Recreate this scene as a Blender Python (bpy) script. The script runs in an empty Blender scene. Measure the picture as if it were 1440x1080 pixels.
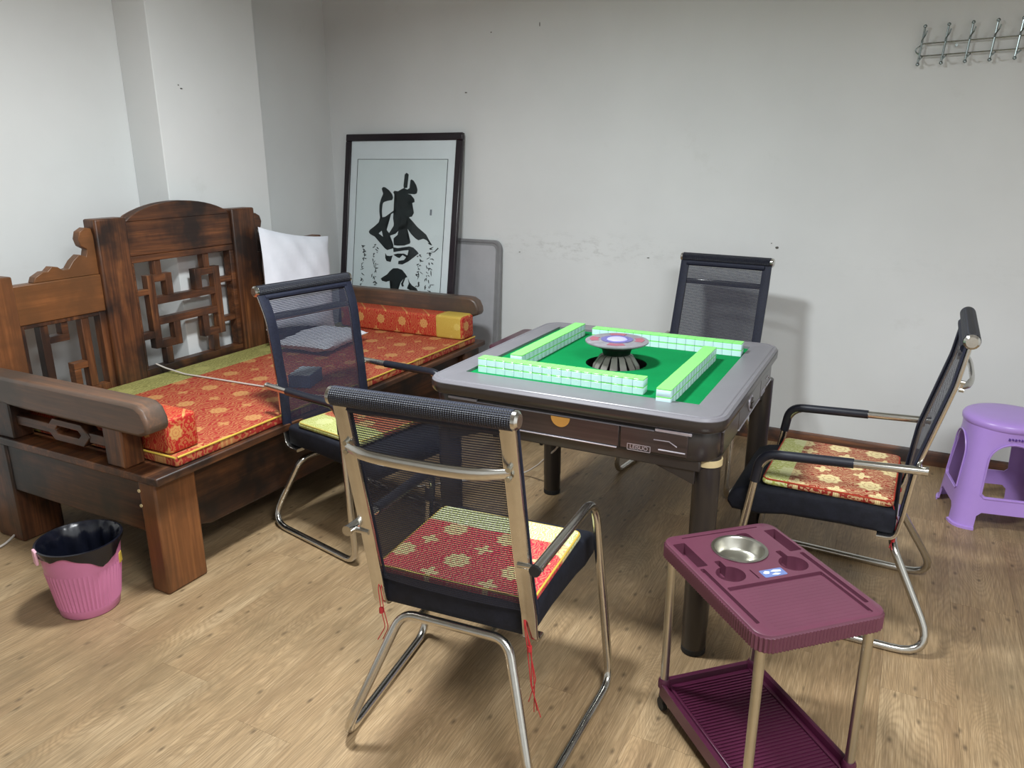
import bpy, bmesh, math, random
from math import sin, cos, pi, radians, sqrt, atan2
from mathutils import Vector, Matrix
random.seed(7)
scn = bpy.context.scene
COL = scn.collection

# ------------------------------------------------------------------ camera
CAMP = Vector((3.4118, -4.0598, 1.4766))
YAW, PITCH, ROLL, FPX = -0.4765, 0.2922, -0.0021, 1065.61
fwd = Vector((sin(YAW)*cos(PITCH), cos(YAW)*cos(PITCH), -sin(PITCH)))
rgt = Vector((cos(YAW), -sin(YAW), 0)); up_ = rgt.cross(fwd)
rg2 = rgt*cos(ROLL)+up_*sin(ROLL); up2 = -rgt*sin(ROLL)+up_*cos(ROLL)
cam = bpy.data.objects.new('camera', bpy.data.cameras.new('camera'))
cam.matrix_world = Matrix(((rg2.x, up2.x, -fwd.x, CAMP.x), (rg2.y, up2.y, -fwd.y, CAMP.y), (rg2.z, up2.z, -fwd.z, CAMP.z), (0, 0, 0, 1)))
cam.data.sensor_fit = 'HORIZONTAL'; cam.data.sensor_width = 36; cam.data.lens = FPX/1440*36
cam.data.clip_start = 0.05; cam.data.clip_end = 60
COL.objects.link(cam); scn.camera = cam

# ------------------------------------------------------------------ world, lamps, exposure
w = bpy.data.worlds.new('world'); scn.world = w; w.use_nodes = True
w.node_tree.nodes['Background'].inputs[0].default_value = (0.8, 0.85, 0.9, 1); w.node_tree.nodes['Background'].inputs[1].default_value = 0.3
def area_lamp(name, loc, size, power, col, spread=180):
    d = bpy.data.lights.new(name, 'AREA'); d.shape = 'DISK'; d.size = size; d.energy = power; d.color = col
    d.spread = radians(spread)
    o = bpy.data.objects.new(name, d); o.location = loc; COL.objects.link(o); return o
area_lamp('ceiling_or_fill_light', (1.93, -2.37, 2.62), 0.34, 54, (0.93, 0.985, 1.0), 165)
area_lamp('ceiling_or_fill_light', (4.1, -3.7, 2.62), 1.1, 74, (0.95, 0.985, 1.0), 165)  # added soft fill, out of view, to brighten the right side
vs = scn.view_settings
vs.view_transform = 'Standard'; vs.look = 'None'; vs.gamma = 1; vs.use_curve_mapping = False; vs.exposure = 0.46

# ------------------------------------------------------------------ materials
def lin(r, g, b):
    f = lambda c: c/12.92 if c <= 0.04045 else ((c+0.055)/1.055)**2.4
    return (f(r/255), f(g/255), f(b/255), 1)
class NT:
    """small helper around a node tree"""
    def __init__(s, name):
        s.m = bpy.data.materials.new(name); s.m.use_nodes = True; s.t = s.m.node_tree; s.n = s.t.nodes; s.l = s.t.links
        s.b = s.n['Principled BSDF']; s.out = s.n['Material Output']
    def new(s, typ, **kw):
        x = s.n.new(typ)
        for k, v in kw.items(): setattr(x, k, v)
        return x
    def put(s, sock, v):
        if isinstance(v, (int, float)): sock.default_value = v
        elif isinstance(v, tuple): sock.default_value = v
        else: s.l.new(v, sock)
    def math(s, op, a, b=None, c=None):
        x = s.new('ShaderNodeMath', operation=op); s.put(x.inputs[0], a)
        if b is not None: s.put(x.inputs[1], b)
        if c is not None: s.put(x.inputs[2], c)
        return x.outputs[0]
    def obj(s): return s.new('ShaderNodeTexCoord').outputs['Object']
    def xyz(s, v):
        x = s.new('ShaderNodeSeparateXYZ'); s.put(x.inputs[0], v); return x.outputs
    def comb(s, a, b, c):
        x = s.new('ShaderNodeCombineXYZ')
        for i, v in enumerate((a, b, c)): s.put(x.inputs[i], v)
        return x.outputs[0]
    def mapping(s, v, scale=(1, 1, 1), loc=(0, 0, 0)):
        x = s.new('ShaderNodeMapping'); s.put(x.inputs['Vector'], v); x.inputs['Scale'].default_value = scale; x.inputs['Location'].default_value = loc
        return x.outputs[0]
    def noise(s, v, scale=5, detail=3, rough=0.5, dist=0):
        x = s.new('ShaderNodeTexNoise'); s.put(x.inputs['Vector'], v)
        x.inputs['Scale'].default_value = scale; x.inputs['Detail'].default_value = detail; x.inputs['Roughness'].default_value = rough; x.inputs['Distortion'].default_value = dist
        return x.outputs['Fac']
    def ramp(s, f, stops):
        x = s.new('ShaderNodeValToRGB'); s.put(x.inputs[0], f); e = x.color_ramp.elements
        while len(e) < len(stops): e.new(0.5)
        for i, (p, c) in enumerate(stops): e[i].position = p; e[i].color = c
        return x.outputs[0]
    def mix(s, f, a, b, typ='MIX'):
        x = s.new('ShaderNodeMix', data_type='RGBA', blend_type=typ)
        s.put(x.inputs[0], f); s.put(x.inputs[6], a); s.put(x.inputs[7], b); return x.outputs[2]
    def bump(s, h, strength=0.2, dist=0.01):
        x = s.new('ShaderNodeBump'); x.inputs['Strength'].default_value = strength; x.inputs['Distance'].default_value = dist
        s.put(x.inputs['Height'], h); s.l.new(x.outputs[0], s.b.inputs['Normal'])
    def set(s, color=None, rough=None, metal=None, spec=None, coat=None):
        if color is not None: s.put(s.b.inputs['Base Color'], color)
        if rough is not None: s.put(s.b.inputs['Roughness'], rough)
        if metal is not None: s.put(s.b.inputs['Metallic'], metal)
        if spec is not None: s.put(s.b.inputs['Specular IOR Level'], spec)
        if coat is not None: s.put(s.b.inputs['Coat Weight'], coat)
        return s.m
def plain(name, rgb, rough=0.5, metal=0, spec=0.5, var=0.12, vscale=9, bump=0):
    t = NT(name); c = lin(*rgb); n = t.noise(t.obj(), vscale, 4, 0.6)
    lo = tuple(max(0, x*(1-var)) for x in c[:3])+(1,); hi = tuple(min(1, x*(1+var)) for x in c[:3])+(1,)
    t.set(t.ramp(n, [(0.3, lo), (0.7, hi)]), rough, metal, spec)
    if bump: t.bump(t.noise(t.obj(), 180, 2), bump, 0.002)
    return t.m

def wall_mat():
    t = NT('wall_paint'); o = t.new('ShaderNodeNewGeometry').outputs['Position']
    base = t.ramp(t.noise(o, 0.9, 5, 0.55), [(0.25, lin(210, 212, 212)), (0.75, lin(226, 228, 228))])
    x, y, z = t.xyz(o)[0:3]
    # grey scuffs along the wall at about table height
    zz = t.math('SUBTRACT', z, 0.97); band = t.math('SUBTRACT', 1.0, t.math('MULTIPLY', t.math('ABSOLUTE', zz), 9.0)); band = t.math('MAXIMUM', band, 0.0)
    sc = t.noise(t.mapping(o, (3.2, 3.2, 7)), 4, 6, 0.75)
    f = t.math('MULTIPLY', band, t.math('MULTIPLY', t.math('MAXIMUM', t.math('SUBTRACT', sc, 0.5), 0.0), 2.4))
    fx = t.math('MAXIMUM', t.math('SUBTRACT', 1.0, t.math('MULTIPLY', t.math('ABSOLUTE', t.math('SUBTRACT', x, 1.75)), 1.3)), 0.12); f = t.math('MULTIPLY', f, fx)
    c = t.mix(f, base, lin(120, 118, 108))
    # damp marks low down and in patches
    sp = t.noise(o, 2.4, 7, 0.7); g = t.math('MULTIPLY', t.math('MAXIMUM', t.math('SUBTRACT', sp, 0.62), 0.0), 1.6)
    c = t.mix(g, c, lin(170, 168, 158))
    t.set(c, 0.75, 0, 0.25); t.bump(t.noise(o, 60, 3), 0.08, 0.003); return t.m
def floor_mat():
    t = NT('wood_print_plank'); o = t.obj()
    rnd = t.new('ShaderNodeObjectInfo').outputs['Random']
    off = t.comb(t.math('MULTIPLY', rnd, 37.0), t.math('MULTIPLY', rnd, 91.0), 0.0)
    va = t.new('ShaderNodeVectorMath', operation='ADD'); t.put(va.inputs[0], o); t.put(va.inputs[1], off); p = va.outputs[0]
    fine = t.noise(t.mapping(p, (300, 9, 1)), 1, 4, 0.65)
    mid = t.noise(t.mapping(p, (30, 2.2, 1)), 1, 4, 0.6, 0.6)
    big = t.noise(t.mapping(p, (5, 1.2, 1)), 1, 3, 0.5)
    x, y, z = t.xyz(p)[0:3]
    # cathedral grain: rings of a stretched noise field
    fld = t.noise(t.mapping(p, (7.0, 1.15, 1)), 1, 1.5, 0.4, 0.2)
    ring = t.math('SINE', t.math('MULTIPLY', fld, 150.0)); ring = t.math('POWER', t.math('ABSOLUTE', ring), 3.0)
    c = t.ramp(big, [(0.3, lin(146, 119, 88)), (0.5, lin(166, 139, 104)), (0.72, lin(180, 156, 122))])
    c = t.mix(t.math('MULTIPLY', t.ramp(mid, [(0.35, (1, 1, 1, 1)), (0.6, (0, 0, 0, 1))]), 0.40), c, lin(112, 92, 68))
    c = t.mix(t.math('MULTIPLY', ring, 0.30), c, lin(118, 96, 70))
    c = t.mix(t.math('MULTIPLY', t.ramp(fine, [(0.38, (1, 1, 1, 1)), (0.56, (0, 0, 0, 1))]), 0.42), c, lin(96, 78, 56))
    c = t.mix(t.math('MULTIPLY', t.ramp(fine, [(0.56, (0, 0, 0, 1)), (0.7, (1, 1, 1, 1))]), 0.22), c, lin(208, 190, 162))
    # sparse dark knots
    vo = t.new('ShaderNodeTexVoronoi', voronoi_dimensions='2D'); vo.inputs['Scale'].default_value = 1; t.put(vo.inputs['Vector'], t.mapping(p, (13, 6.5, 1)))
    gate = t.math('GREATER_THAN', t.xyz(vo.outputs['Color'])[0], 0.62)
    kn = t.math('MULTIPLY', gate, t.ramp(vo.outputs['Distance'], [(0.02, (1, 1, 1, 1)), (0.11, (0, 0, 0, 1))]))
    c = t.mix(t.math('MULTIPLY', kn, 0.6), c, lin(58, 44, 32))
    # trodden dirt, placed on the whole floor
    wp = t.new('ShaderNodeNewGeometry').outputs['Position']
    d = t.noise(wp, 2.2, 6, 0.65); c = t.mix(t.math('MULTIPLY', t.ramp(d, [(0.5, (0, 0, 0, 1)), (0.66, (1, 1, 1, 1))]), 0.42), c, lin(108, 92, 68))
    tint = t.ramp(rnd, [(0, (0.96, 0.96, 0.96, 1)), (1, (1.0, 1.0, 1.0, 1))]); c = t.mix(1.0, c, tint, 'MULTIPLY')
    t.set(c, t.math('ADD', 0.38, t.math('MULTIPLY', mid, 0.2)), 0, 0.35); t.bump(fine, 0.12, 0.002); return t.m
def wood(name, axis, dark=1.0, rough=0.34, tone_sheen=0.0, tone_sheen_col=(104, 92, 82)):
    t = NT(name); o = t.obj(); a = 'xyz'.index(axis)
    sc = [26.0, 26.0, 26.0]; sc[a] = 1.6
    fs = [110.0, 110.0, 110.0]; fs[a] = 4.0
    g = t.noise(t.mapping(o, tuple(sc)), 1, 4, 0.6, 0.8); f = t.noise(t.mapping(o, tuple(fs)), 1, 3, 0.6)
    c = t.ramp(g, [(0.25, lin(50, 31, 21)), (0.45, lin(92, 57, 36)), (0.62, lin(122, 76, 45)), (0.85, lin(158, 108, 64))])
    c = t.mix(t.math('MULTIPLY', t.ramp(f, [(0.4, (1, 1, 1, 1)), (0.6, (0, 0, 0, 1))]), 0.45), c, lin(48, 28, 18))
    b = t.noise(t.mapping(o, (3.2, 3.2, 3.2)), 1, 4, 0.6)           # scorched patches
    c = t.mix(t.ramp(b, [(0.44, (0, 0, 0, 1)), (0.60, (0.9, 0.9, 0.9, 1))]), c, lin(30, 25, 24))
    if tone_sheen: c = t.mix(tone_sheen, c, lin(*tone_sheen_col))  # lighter tone for the pale pieces, painted grey sheen for the arms
    k = t.mix(1.0, c, (dark, dark, dark, 1), 'MULTIPLY')
    t.set(k, t.math('ADD', rough, t.math('MULTIPLY', b, 0.15)), 0, 0.45); t.bump(f, 0.15, 0.002); return t.m
def brocade(name, base, gold, axes=(0, 1), cell=(0.17, 0.19), R=0.042, band=None, bandcol=None, wave=30.0, loc=(0.03, 0.02), vmix=0.4):
    """woven figured cloth: scrolling vines, staggered round medallions, small stars, and an optional plain-ground end band"""
    t = NT(name); o = t.obj(); s = t.xyz(o); u = t.math('ADD', s[0], s[1]) if axes[0] == 's' else s[axes[0]]; v = s[axes[1]]
    u = t.math('ADD', u, loc[0]+9*cell[0]); v = t.math('ADD', v, loc[1]+10*cell[1])
    wv = t.new('ShaderNodeTexWave', wave_type='BANDS'); t.put(wv.inputs['Vector'], o)
    for k, val in (('Scale', wave), ('Distortion', 14.0), ('Detail', 2.0), ('Detail Scale', 1.3)): wv.inputs[k].default_value = val
    vine = t.ramp(wv.outputs['Fac'], [(0.52, (0, 0, 0, 1)), (0.62, (1, 1, 1, 1))])
    def motif(du, dv, RR, petals, amp):
        a = t.math('ADD', t.math('DIVIDE', u, cell[0]), du); b = t.math('ADD', t.math('DIVIDE', v, cell[1]), dv)
        row = t.math('FLOOR', b); a = t.math('ADD', a, t.math('MULTIPLY', t.math('MODULO', row, 2.0), 0.5))
        fu = t.math('MULTIPLY', t.math('SUBTRACT', t.math('FRACT', a), 0.5), cell[0]); fv = t.math('MULTIPLY', t.math('SUBTRACT', t.math('FRACT', b), 0.5), cell[1])
        r = t.math('SQRT', t.math('ADD', t.math('MULTIPLY', fu, fu), t.math('MULTIPLY', fv, fv))); th = t.math('ARCTAN2', fv, fu)
        Rm = t.math('MULTIPLY', t.math('ADD', 1.0, t.math('MULTIPLY', t.math('COSINE', t.math('MULTIPLY', th, petals)), amp)), RR)
        ins = t.math('LESS_THAN', r, Rm); rel = t.math('DIVIDE', r, Rm)
        det = t.math('SINE', t.math('MULTIPLY', rel, 15.0)); return ins, det
    m1, d1 = motif(0, 0, R, 8.0, 0.10); m2, d2 = motif(0.25, 0.5, R*0.55, 4.0, 0.42)
    c = t.mix(t.math('MULTIPLY', vine, vmix), base, gold)
    c = t.mix(m1, c, t.mix(t.math('MULTIPLY', t.math('GREATER_THAN', d1, 0.72), 0.45), gold, base))
    c = t.mix(m2, c, t.mix(t.math('MULTIPLY', t.math('GREATER_THAN', d2, 0.6), 0.35), gold, base))
    if band:
        ax, lim, sgn = band
        ins = t.math('GREATER_THAN' if sgn > 0 else 'LESS_THAN', s[ax], lim)
        bc = t.mix(t.math('MULTIPLY', vine, 0.75), bandcol[0], bandcol[1]); bc = t.mix(t.math('MULTIPLY', m1, 0.6), bc, bandcol[1]); c = t.mix(ins, c, bc)
    wn = t.noise(o, 450, 2); c = t.mix(t.math('MULTIPLY', wn, 0.18), c, (0.02, 0.01, 0.01, 1))
    t.set(c, 0.62, 0, 0.35); t.bump(t.math('ADD', vine, wn), 0.2, 0.0015); return t.m
def mesh_cloth():
    t = NT('black_mesh_cloth'); s = t.xyz(t.obj())
    a = t.math('SINE', t.math('MULTIPLY', s[2], 2*pi/0.0062)); b = t.math('SINE', t.math('MULTIPLY', s[0], 2*pi/0.0034))
    hole = t.math('MULTIPLY', t.math('GREATER_THAN', a, -0.25), t.math('GREATER_THAN', b, -0.15))
    t.set(lin(40, 43, 58), 0.7, 0, 0.3)
    tr = t.new('ShaderNodeBsdfTransparent'); mx = t.new('ShaderNodeMixShader'); t.put(mx.inputs[0], t.math('MULTIPLY', hole, 0.80)); t.l.new(t.b.outputs[0], mx.inputs[1]); t.l.new(tr.outputs[0], mx.inputs[2])
    t.l.new(mx.outputs[0], t.out.inputs[0]); return t.m
def glass_mat():
    t = NT('picture_glass'); tr = t.new('ShaderNodeBsdfTransparent'); tr.inputs[0].default_value = (0.96, 0.98, 0.98, 1)
    gl = t.new('ShaderNodeBsdfGlossy'); gl.inputs['Roughness'].default_value = 0.03; lw = t.new('ShaderNodeLayerWeight'); lw.inputs[0].default_value = 0.5; fac = t.math('ADD', 0.02, t.math('MULTIPLY', t.math('POWER', lw.outputs['Facing'], 5.0), 0.5))
    mx = t.new('ShaderNodeMixShader'); t.put(mx.inputs[0], fac); t.l.new(tr.outputs[0], mx.inputs[1]); t.l.new(gl.outputs[0], mx.inputs[2]); t.l.new(mx.outputs[0], t.out.inputs[0]); return t.m
def glow(name, rgb, strength, rings=False):
    t = NT(name); c = lin(*rgb); t.set(c, 0.3); t.put(t.b.inputs['Emission Color'], c); t.put(t.b.inputs['Emission Strength'], strength); return t.m

M = dict(
    wall=wall_mat(), floor=floor_mat(), ceil=plain('ceiling_paint', (190, 192, 192), 0.9), base=wood('baseboard_wood', 'x', 1.5),
    wood_x=wood('bed_wood_x', 'x'), wood_y=wood('bed_wood_y', 'y'), wood_z=wood('bed_wood_z', 'z'), wood_light_y=wood('bed_wood_light_y', 'y', 1.0, 0.34, 0.27, (170, 112, 60)), wood_light_z=wood('bed_wood_light_z', 'z', 1.0, 0.34, 0.22, (165, 106, 58)), wood_dark_x=wood('bed_wood_dark_x', 'x', 0.5), wood_dark_y=wood('bed_wood_dark_y', 'y', 0.5), wood_arm_sheen=wood('bed_wood_arm_sheen', 'x', 1.0, 0.3, 0.45),  # arm wood has a grey gloss reflection mixed into its colour
    chrome=plain('chrome', (205, 203, 198), 0.2, 1.0, var=0.06, vscale=30), steel=plain('brushed_steel', (190, 188, 178), 0.3, 1.0, var=0.1),
    blackcloth=plain('black_seat_cloth', (22, 24, 34), 0.75, 0, 0.3, 0.3, 40, 0.3), blackvinyl=plain('black_armpad', (26, 28, 38), 0.38, 0, 0.5, 0.2),
    mesh=mesh_cloth(), border=plain('black_mesh_border', (24, 28, 46), 0.6, 0, 0.4, 0.3, 120, 0.3), roll=None,
    pan=plain('grey_seat_pan', (120, 122, 118), 0.5),
    tbl=plain('dark_brown_plastic', (48, 43, 41), 0.3, 0, 0.5, 0.15, 3), tbltop=plain('grey_table_frame', (112, 110, 116), 0.34, 0, 0.5, 0.06, 6), tblblack=plain('black_slot', (14, 13, 13), 0.5),
    tblpanel=None, felt=plain('green_felt', (8, 122, 66), 0.95, 0, 0.1, 0.10, 5, 0.3), gold=plain('gold_plate', (214, 168, 92), 0.35, 0.5), tape=plain('cream_tape', (205, 185, 140), 0.6),
    tilew=plain('tile_white', (196, 226, 228), 0.25, 0, 0.5, 0.03), tileg=plain('tile_green', (128, 222, 112), 0.22, 0, 0.5, 0.05, 20),
    plum=plain('plum_plastic', (92, 50, 66), 0.33, 0, 0.5, 0.08, 6), plumdark=plain('plum_plastic_dark', (70, 24, 48), 0.3, 0, 0.5, 0.1, 6), plumhole=plain('plum_recess', (70, 26, 46), 0.4),
    lilac=plain('lilac_plastic', (174, 140, 214), 0.3, 0, 0.5, 0.05, 4), pink=plain('pink_plastic', (200, 122, 162), 0.35, 0, 0.5, 0.08, 5), bag=plain('black_bin_bag', (14, 16, 26), 0.22, 0, 0.6, 0.3, 20),
    frame=plain('dark_picture_frame', (30, 20, 28), 0.25, 0, 0.5, 0.2), mat_=plain('picture_mount', (228, 230, 234), 0.7, var=0.03), paper=plain('calligraphy_paper', (220, 225, 227), 0.75, var=0.04, vscale=4), ink=plain('black_ink', (28, 34, 36), 0.6),
    glass=glass_mat(), panel=plain('grey_folding_table', (168, 168, 172), 0.4, 0, 0.5, 0.06), panelrim=plain('grey_table_rim', (128, 128, 130), 0.35),
    white=plain('white_pillow_cloth', (226, 229, 238), 0.85, 0, 0.2, 0.03, 12), cord=plain('pale_cord', (196, 188, 180), 0.5), red=plain('red_tie_cord', (170, 40, 44), 0.7), rack=plain('rack_steel', (150, 160, 160), 0.25, 1.0),
    dirt=plain('dark_wall_mark', (92, 90, 86), 0.8), blue=plain('blue_card', (92, 120, 160), 0.5), palebox=plain('pale_card', (190, 205, 215), 0.5), sticker=plain('blue_sticker', (96, 112, 160), 0.4), stickerw=plain('sticker_white', (205, 215, 240), 0.4),
    disc=plain('grey_dial', (128, 126, 132), 0.4, 0, 0.4, 0.2, 30), fin=plain('grey_fin', (124, 122, 116), 0.4), dome=glow('lit_dice_dome', (150, 148, 235), 0.45), dialred=plain('dial_red', (150, 82, 98), 0.4), dialblue=plain('dial_blue', (92, 88, 150), 0.3),
    rubber=plain('black_rubber', (24, 24, 24), 0.7), silver=plain('silver_print', (190, 186, 196), 0.35, 0.6), yellow=plain('yellow_piping', (190, 160, 62), 0.6),
)
def rollmat():
    t = NT('woven_black_roll'); o = t.obj(); s = t.xyz(o)
    a = t.math('SINE', t.math('MULTIPLY', t.math('ADD', s[0], t.math('MULTIPLY', s[2], 1.4)), 2*pi/0.011)); b = t.math('SINE', t.math('MULTIPLY', t.math('SUBTRACT', s[0], t.math('MULTIPLY', s[2], 1.4)), 2*pi/0.011))
    h = t.math('MULTIPLY', a, b); t.set(t.ramp(h, [(0.0, lin(12, 13, 22)), (0.6, lin(40, 46, 66))]), 0.45, 0, 0.5); t.bump(h, 0.6, 0.003); return t.m
M['roll'] = rollmat()
def panelmat():
    t = NT('dark_grained_panel'); n = t.noise(t.mapping(t.obj(), (2, 2, 90)), 1, 3); t.set(t.ramp(n, [(0.3, lin(46, 38, 37)), (0.7, lin(66, 55, 52))]), 0.28, 0, 0.5); return t.m
M['tblpanel'] = panelmat()
RED, GOLD = lin(196, 48, 34), lin(226, 172, 84)
GRN = (lin(150, 150, 52), lin(206, 196, 122))
M['mattress'] = brocade('mattress_brocade', lin(160, 46, 40), lin(194, 140, 86), (0, 1), (0.19, 0.21), 0.036, (0, 0.525, -1), (lin(138, 134, 76), lin(176, 170, 104)), 20.0, (0.03, 0.02), 0.55)
M['bolster'] = brocade('bolster_brocade', lin(178, 36, 32), lin(206, 152, 88), ('s', 2), (0.15, 0.13), 0.027, None, None, 30.0)
M['bolster_end'] = brocade('bolster_gold_end', lin(196, 164, 66), lin(212, 186, 98), (0, 2), (0.15, 0.13), 0.02, None, None, 60.0)
M['cushA'] = brocade('cushion_brocade_crimson', lin(196, 40, 62), lin(216, 200, 142), (0, 1), (0.16, 0.15), 0.034, (1, 0.085, 1), (lin(186, 192, 128), lin(232, 232, 200)), 36.0, (0.03, 0.02), 0.28)
M['cushB'] = brocade('cushion_brocade_orange', lin(150, 42, 34), lin(236, 216, 160), (1, 0), (0.12, 0.15), 0.036, (1, 0.115, 1), (lin(186, 192, 96), lin(240, 240, 190)), 36.0, (0.0, 0.05), 0.5)
M['cushC'] = brocade('cushion_brocade_rust', lin(160, 66, 50), lin(200, 170, 112), (0, 1), (0.17, 0.15), 0.034, (0, 0.085, 1), (lin(170, 174, 96), lin(206, 206, 150)), 36.0)

# ------------------------------------------------------------------ mesh helpers
class MB:
    def __init__(s): s.v = []; s.f = []
    def add(s, vs, fs):
        k = len(s.v); s.v += [tuple(p) for p in vs]; s.f += [tuple(i+k for i in q) for q in fs]; return s
    def box(s, a, b):
        x0, y0, z0 = (min(a[i], b[i]) for i in range(3)); x1, y1, z1 = (max(a[i], b[i]) for i in range(3))
        return s.add([(x0, y0, z0), (x1, y0, z0), (x1, y1, z0), (x0, y1, z0), (x0, y0, z1), (x1, y0, z1), (x1, y1, z1), (x0, y1, z1)],
                     [(0, 3, 2, 1), (4, 5, 6, 7), (0, 1, 5, 4), (1, 2, 6, 5), (2, 3, 7, 6), (3, 0, 4, 7)])
    def prism(s, poly, axis, a, b):
        """polygon in the two other axes (cyclic order), run from a to b along axis"""
        def P(p, h): return {'x': (h, p[0], p[1]), 'y': (p[0], h, p[1]), 'z': (p[0], p[1], h)}[axis]
        n = len(poly); return s.add([P(p, a) for p in poly]+[P(p, b) for p in poly], [tuple(range(n)), tuple(range(2*n-1, n-1, -1))]+[(i, n+i, n+(i+1) % n, (i+1) % n) for i in range(n)])
    def loft(s, loops, cap=(True, True), close=False):
        n = len(loops[0]); vs = [p for L in loops for p in L]; fs = []
        m = len(loops)
        for j in range(m-1 if not close else m):
            k = (j+1) % m
            for i in range(n): fs.append((j*n+i, j*n+(i+1) % n, k*n+(i+1) % n, k*n+i))
        if not close:
            if cap[0]: fs.append(tuple(range(n-1, -1, -1)))
            if cap[1]: fs.append(tuple((m-1)*n+i for i in range(n)))
        return s.add(vs, fs)
    def lathe(s, prof, seg=32, c=(0, 0), cap=(True, True)):
        return s.loft([[(c[0]+r*cos(2*pi*i/seg), c[1]+r*sin(2*pi*i/seg), z) for i in range(seg)] for r, z in prof], cap)
    def tube(s, path, r, seg=10, closed=False, flat=None, cap=True):
        """sweep a round (or flat = (half width along the side axis, half depth), side axis x) section along a path"""
        P = [Vector(p) for p in path]; n = len(P); loops = []; prev = None
        for i in range(n):
            a = P[i-1] if (i > 0 or closed) else P[i]; b = P[(i+1) % n] if (i < n-1 or closed) else P[i]
            t = (b-a); t = t.normalized() if t.length > 1e-9 else Vector((0, 0, 1))
            if flat: u = Vector((1, 0, 0))-t*t.x; u.normalize()
            elif prev is None:
                u = Vector((0, 0, 1)) if abs(t.z) < 0.9 else Vector((1, 0, 0)); u = (u-t*u.dot(t)).normalized()
            else: u = (prev-t*prev.dot(t)).normalized()
            prev = u; v = t.cross(u)
            if flat:
                hw, hd, rr = flat[0], flat[1], min(flat)*0.6; L = []
                for k in range(4):
                    cx, cy = ((1, 1), (-1, 1), (-1, -1), (1, -1))[k]
                    for j in range(3):
                        an = k*pi/2+j*pi/4; L.append(P[i]+u*(cx*(hw-rr)+rr*cos(an))+v*(cy*(hd-rr)+rr*sin(an)))
                loops.append(L)
            else:
                rad = r[i] if isinstance(r, (list, tuple)) else r
                loops.append([P[i]+(u*cos(2*pi*k/seg)+v*sin(2*pi*k/seg))*rad for k in range(seg)])
        return s.loft(loops, (cap, cap), closed)
    def build(s, name, mat, parent=None, bevel=0, seg=2, smooth=35, loc=None, rotz=0):
        me = bpy.data.meshes.new(name); me.from_pydata(s.v, [], s.f)
        bm = bmesh.new(); bm.from_mesh(me); bmesh.ops.recalc_face_normals(bm, faces=bm.faces); bm.to_mesh(me); bm.free()
        return link(name, me, mat, parent, bevel, seg, smooth, loc, rotz)
def link(name, me, mat, parent=None, bevel=0, seg=2, smooth=35, loc=None, rotz=0):
    o = bpy.data.objects.new(name, me); COL.objects.link(o)
    if mat: me.materials.append(mat)
    if smooth:
        for p in me.polygons: p.use_smooth = True
        me.set_sharp_from_angle(angle=radians(smooth))
    if bevel:
        b = o.modifiers.new('bevel', 'BEVEL'); b.width = bevel; b.segments = seg; b.limit_method = 'ANGLE'; b.angle_limit = radians(40)
    if parent: o.parent = parent
    if loc is not None: o.location = loc
    if rotz: o.rotation_euler.z = rotz
    return o
def thing(name, label, cat, loc=(0, 0, 0), rotz=0, group=None):
    o = bpy.data.objects.new(name, None); o.empty_display_size = 0.1; COL.objects.link(o); o.location = loc; o.rotation_euler.z = rotz
    return tag(o, label, cat, group)
def tag(o, label, cat, group=None):
    o['label'] = label; o['category'] = cat
    if group: o['group'] = group
    return o
def struct(o): o['kind'] = 'structure'; return o
def fillet(pts, rad, n=6):
    """round the corners of a polyline; rad one number or one per inner point"""
    P = [Vector(p) for p in pts]; out = [P[0]]
    for i in range(1, len(P)-1):
        r = rad[i-1] if isinstance(rad, (list, tuple)) else rad
        a, b, c = P[i-1], P[i], P[i+1]; d1 = (a-b).normalized(); d2 = (c-b).normalized(); ang = d1.angle(d2)
        if ang > pi-0.02 or r <= 0: out.append(b); continue
        t = min(r/math.tan(ang/2), (a-b).length*0.49, (c-b).length*0.49); p, q = b+d1*t, b+d2*t
        for k in range(n+1):
            s = k/n; out.append(p*(1-s)**2+b*2*s*(1-s)+q*s*s)
    out.append(P[-1]); return out
def rrect(x0, x1, y0, y1, r, z, n=6):
    L = []
    for cx, cy, a0 in ((x1-r, y1-r, 0), (x0+r, y1-r, pi/2), (x0+r, y0+r, pi), (x1-r, y0+r, 3*pi/2)):
        for k in range(n+1): a = a0+k*pi/2/n; L.append((cx+r*cos(a), cy+r*sin(a), z))
    return L
def carve(o, cutters):
    """cut solids out of a mesh object and keep the plain result"""
    for c in cutters:
        c.parent = o.parent
        m = o.modifiers.new('cut', 'BOOLEAN'); m.operation = 'DIFFERENCE'; m.solver = 'EXACT'; m.object = c
    dg = bpy.context.evaluated_depsgraph_get(); dg.update(); me = bpy.data.meshes.new_from_object(o.evaluated_get(dg))
    old = o.data; mats = [m for m in old.materials]; o.modifiers.clear(); o.data = me
    if not me.materials:
        for m in mats: me.materials.append(m)
    for c in cutters: bpy.data.objects.remove(c, do_unlink=True)
    for p in me.polygons: p.use_smooth = True
    me.set_sharp_from_angle(angle=radians(35))
    return o
def ordinal(n): return ('first second third fourth fifth sixth seventh eighth ninth tenth eleventh twelfth thirteenth fourteenth fifteenth sixteenth seventeenth eighteenth').split()[n]

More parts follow.
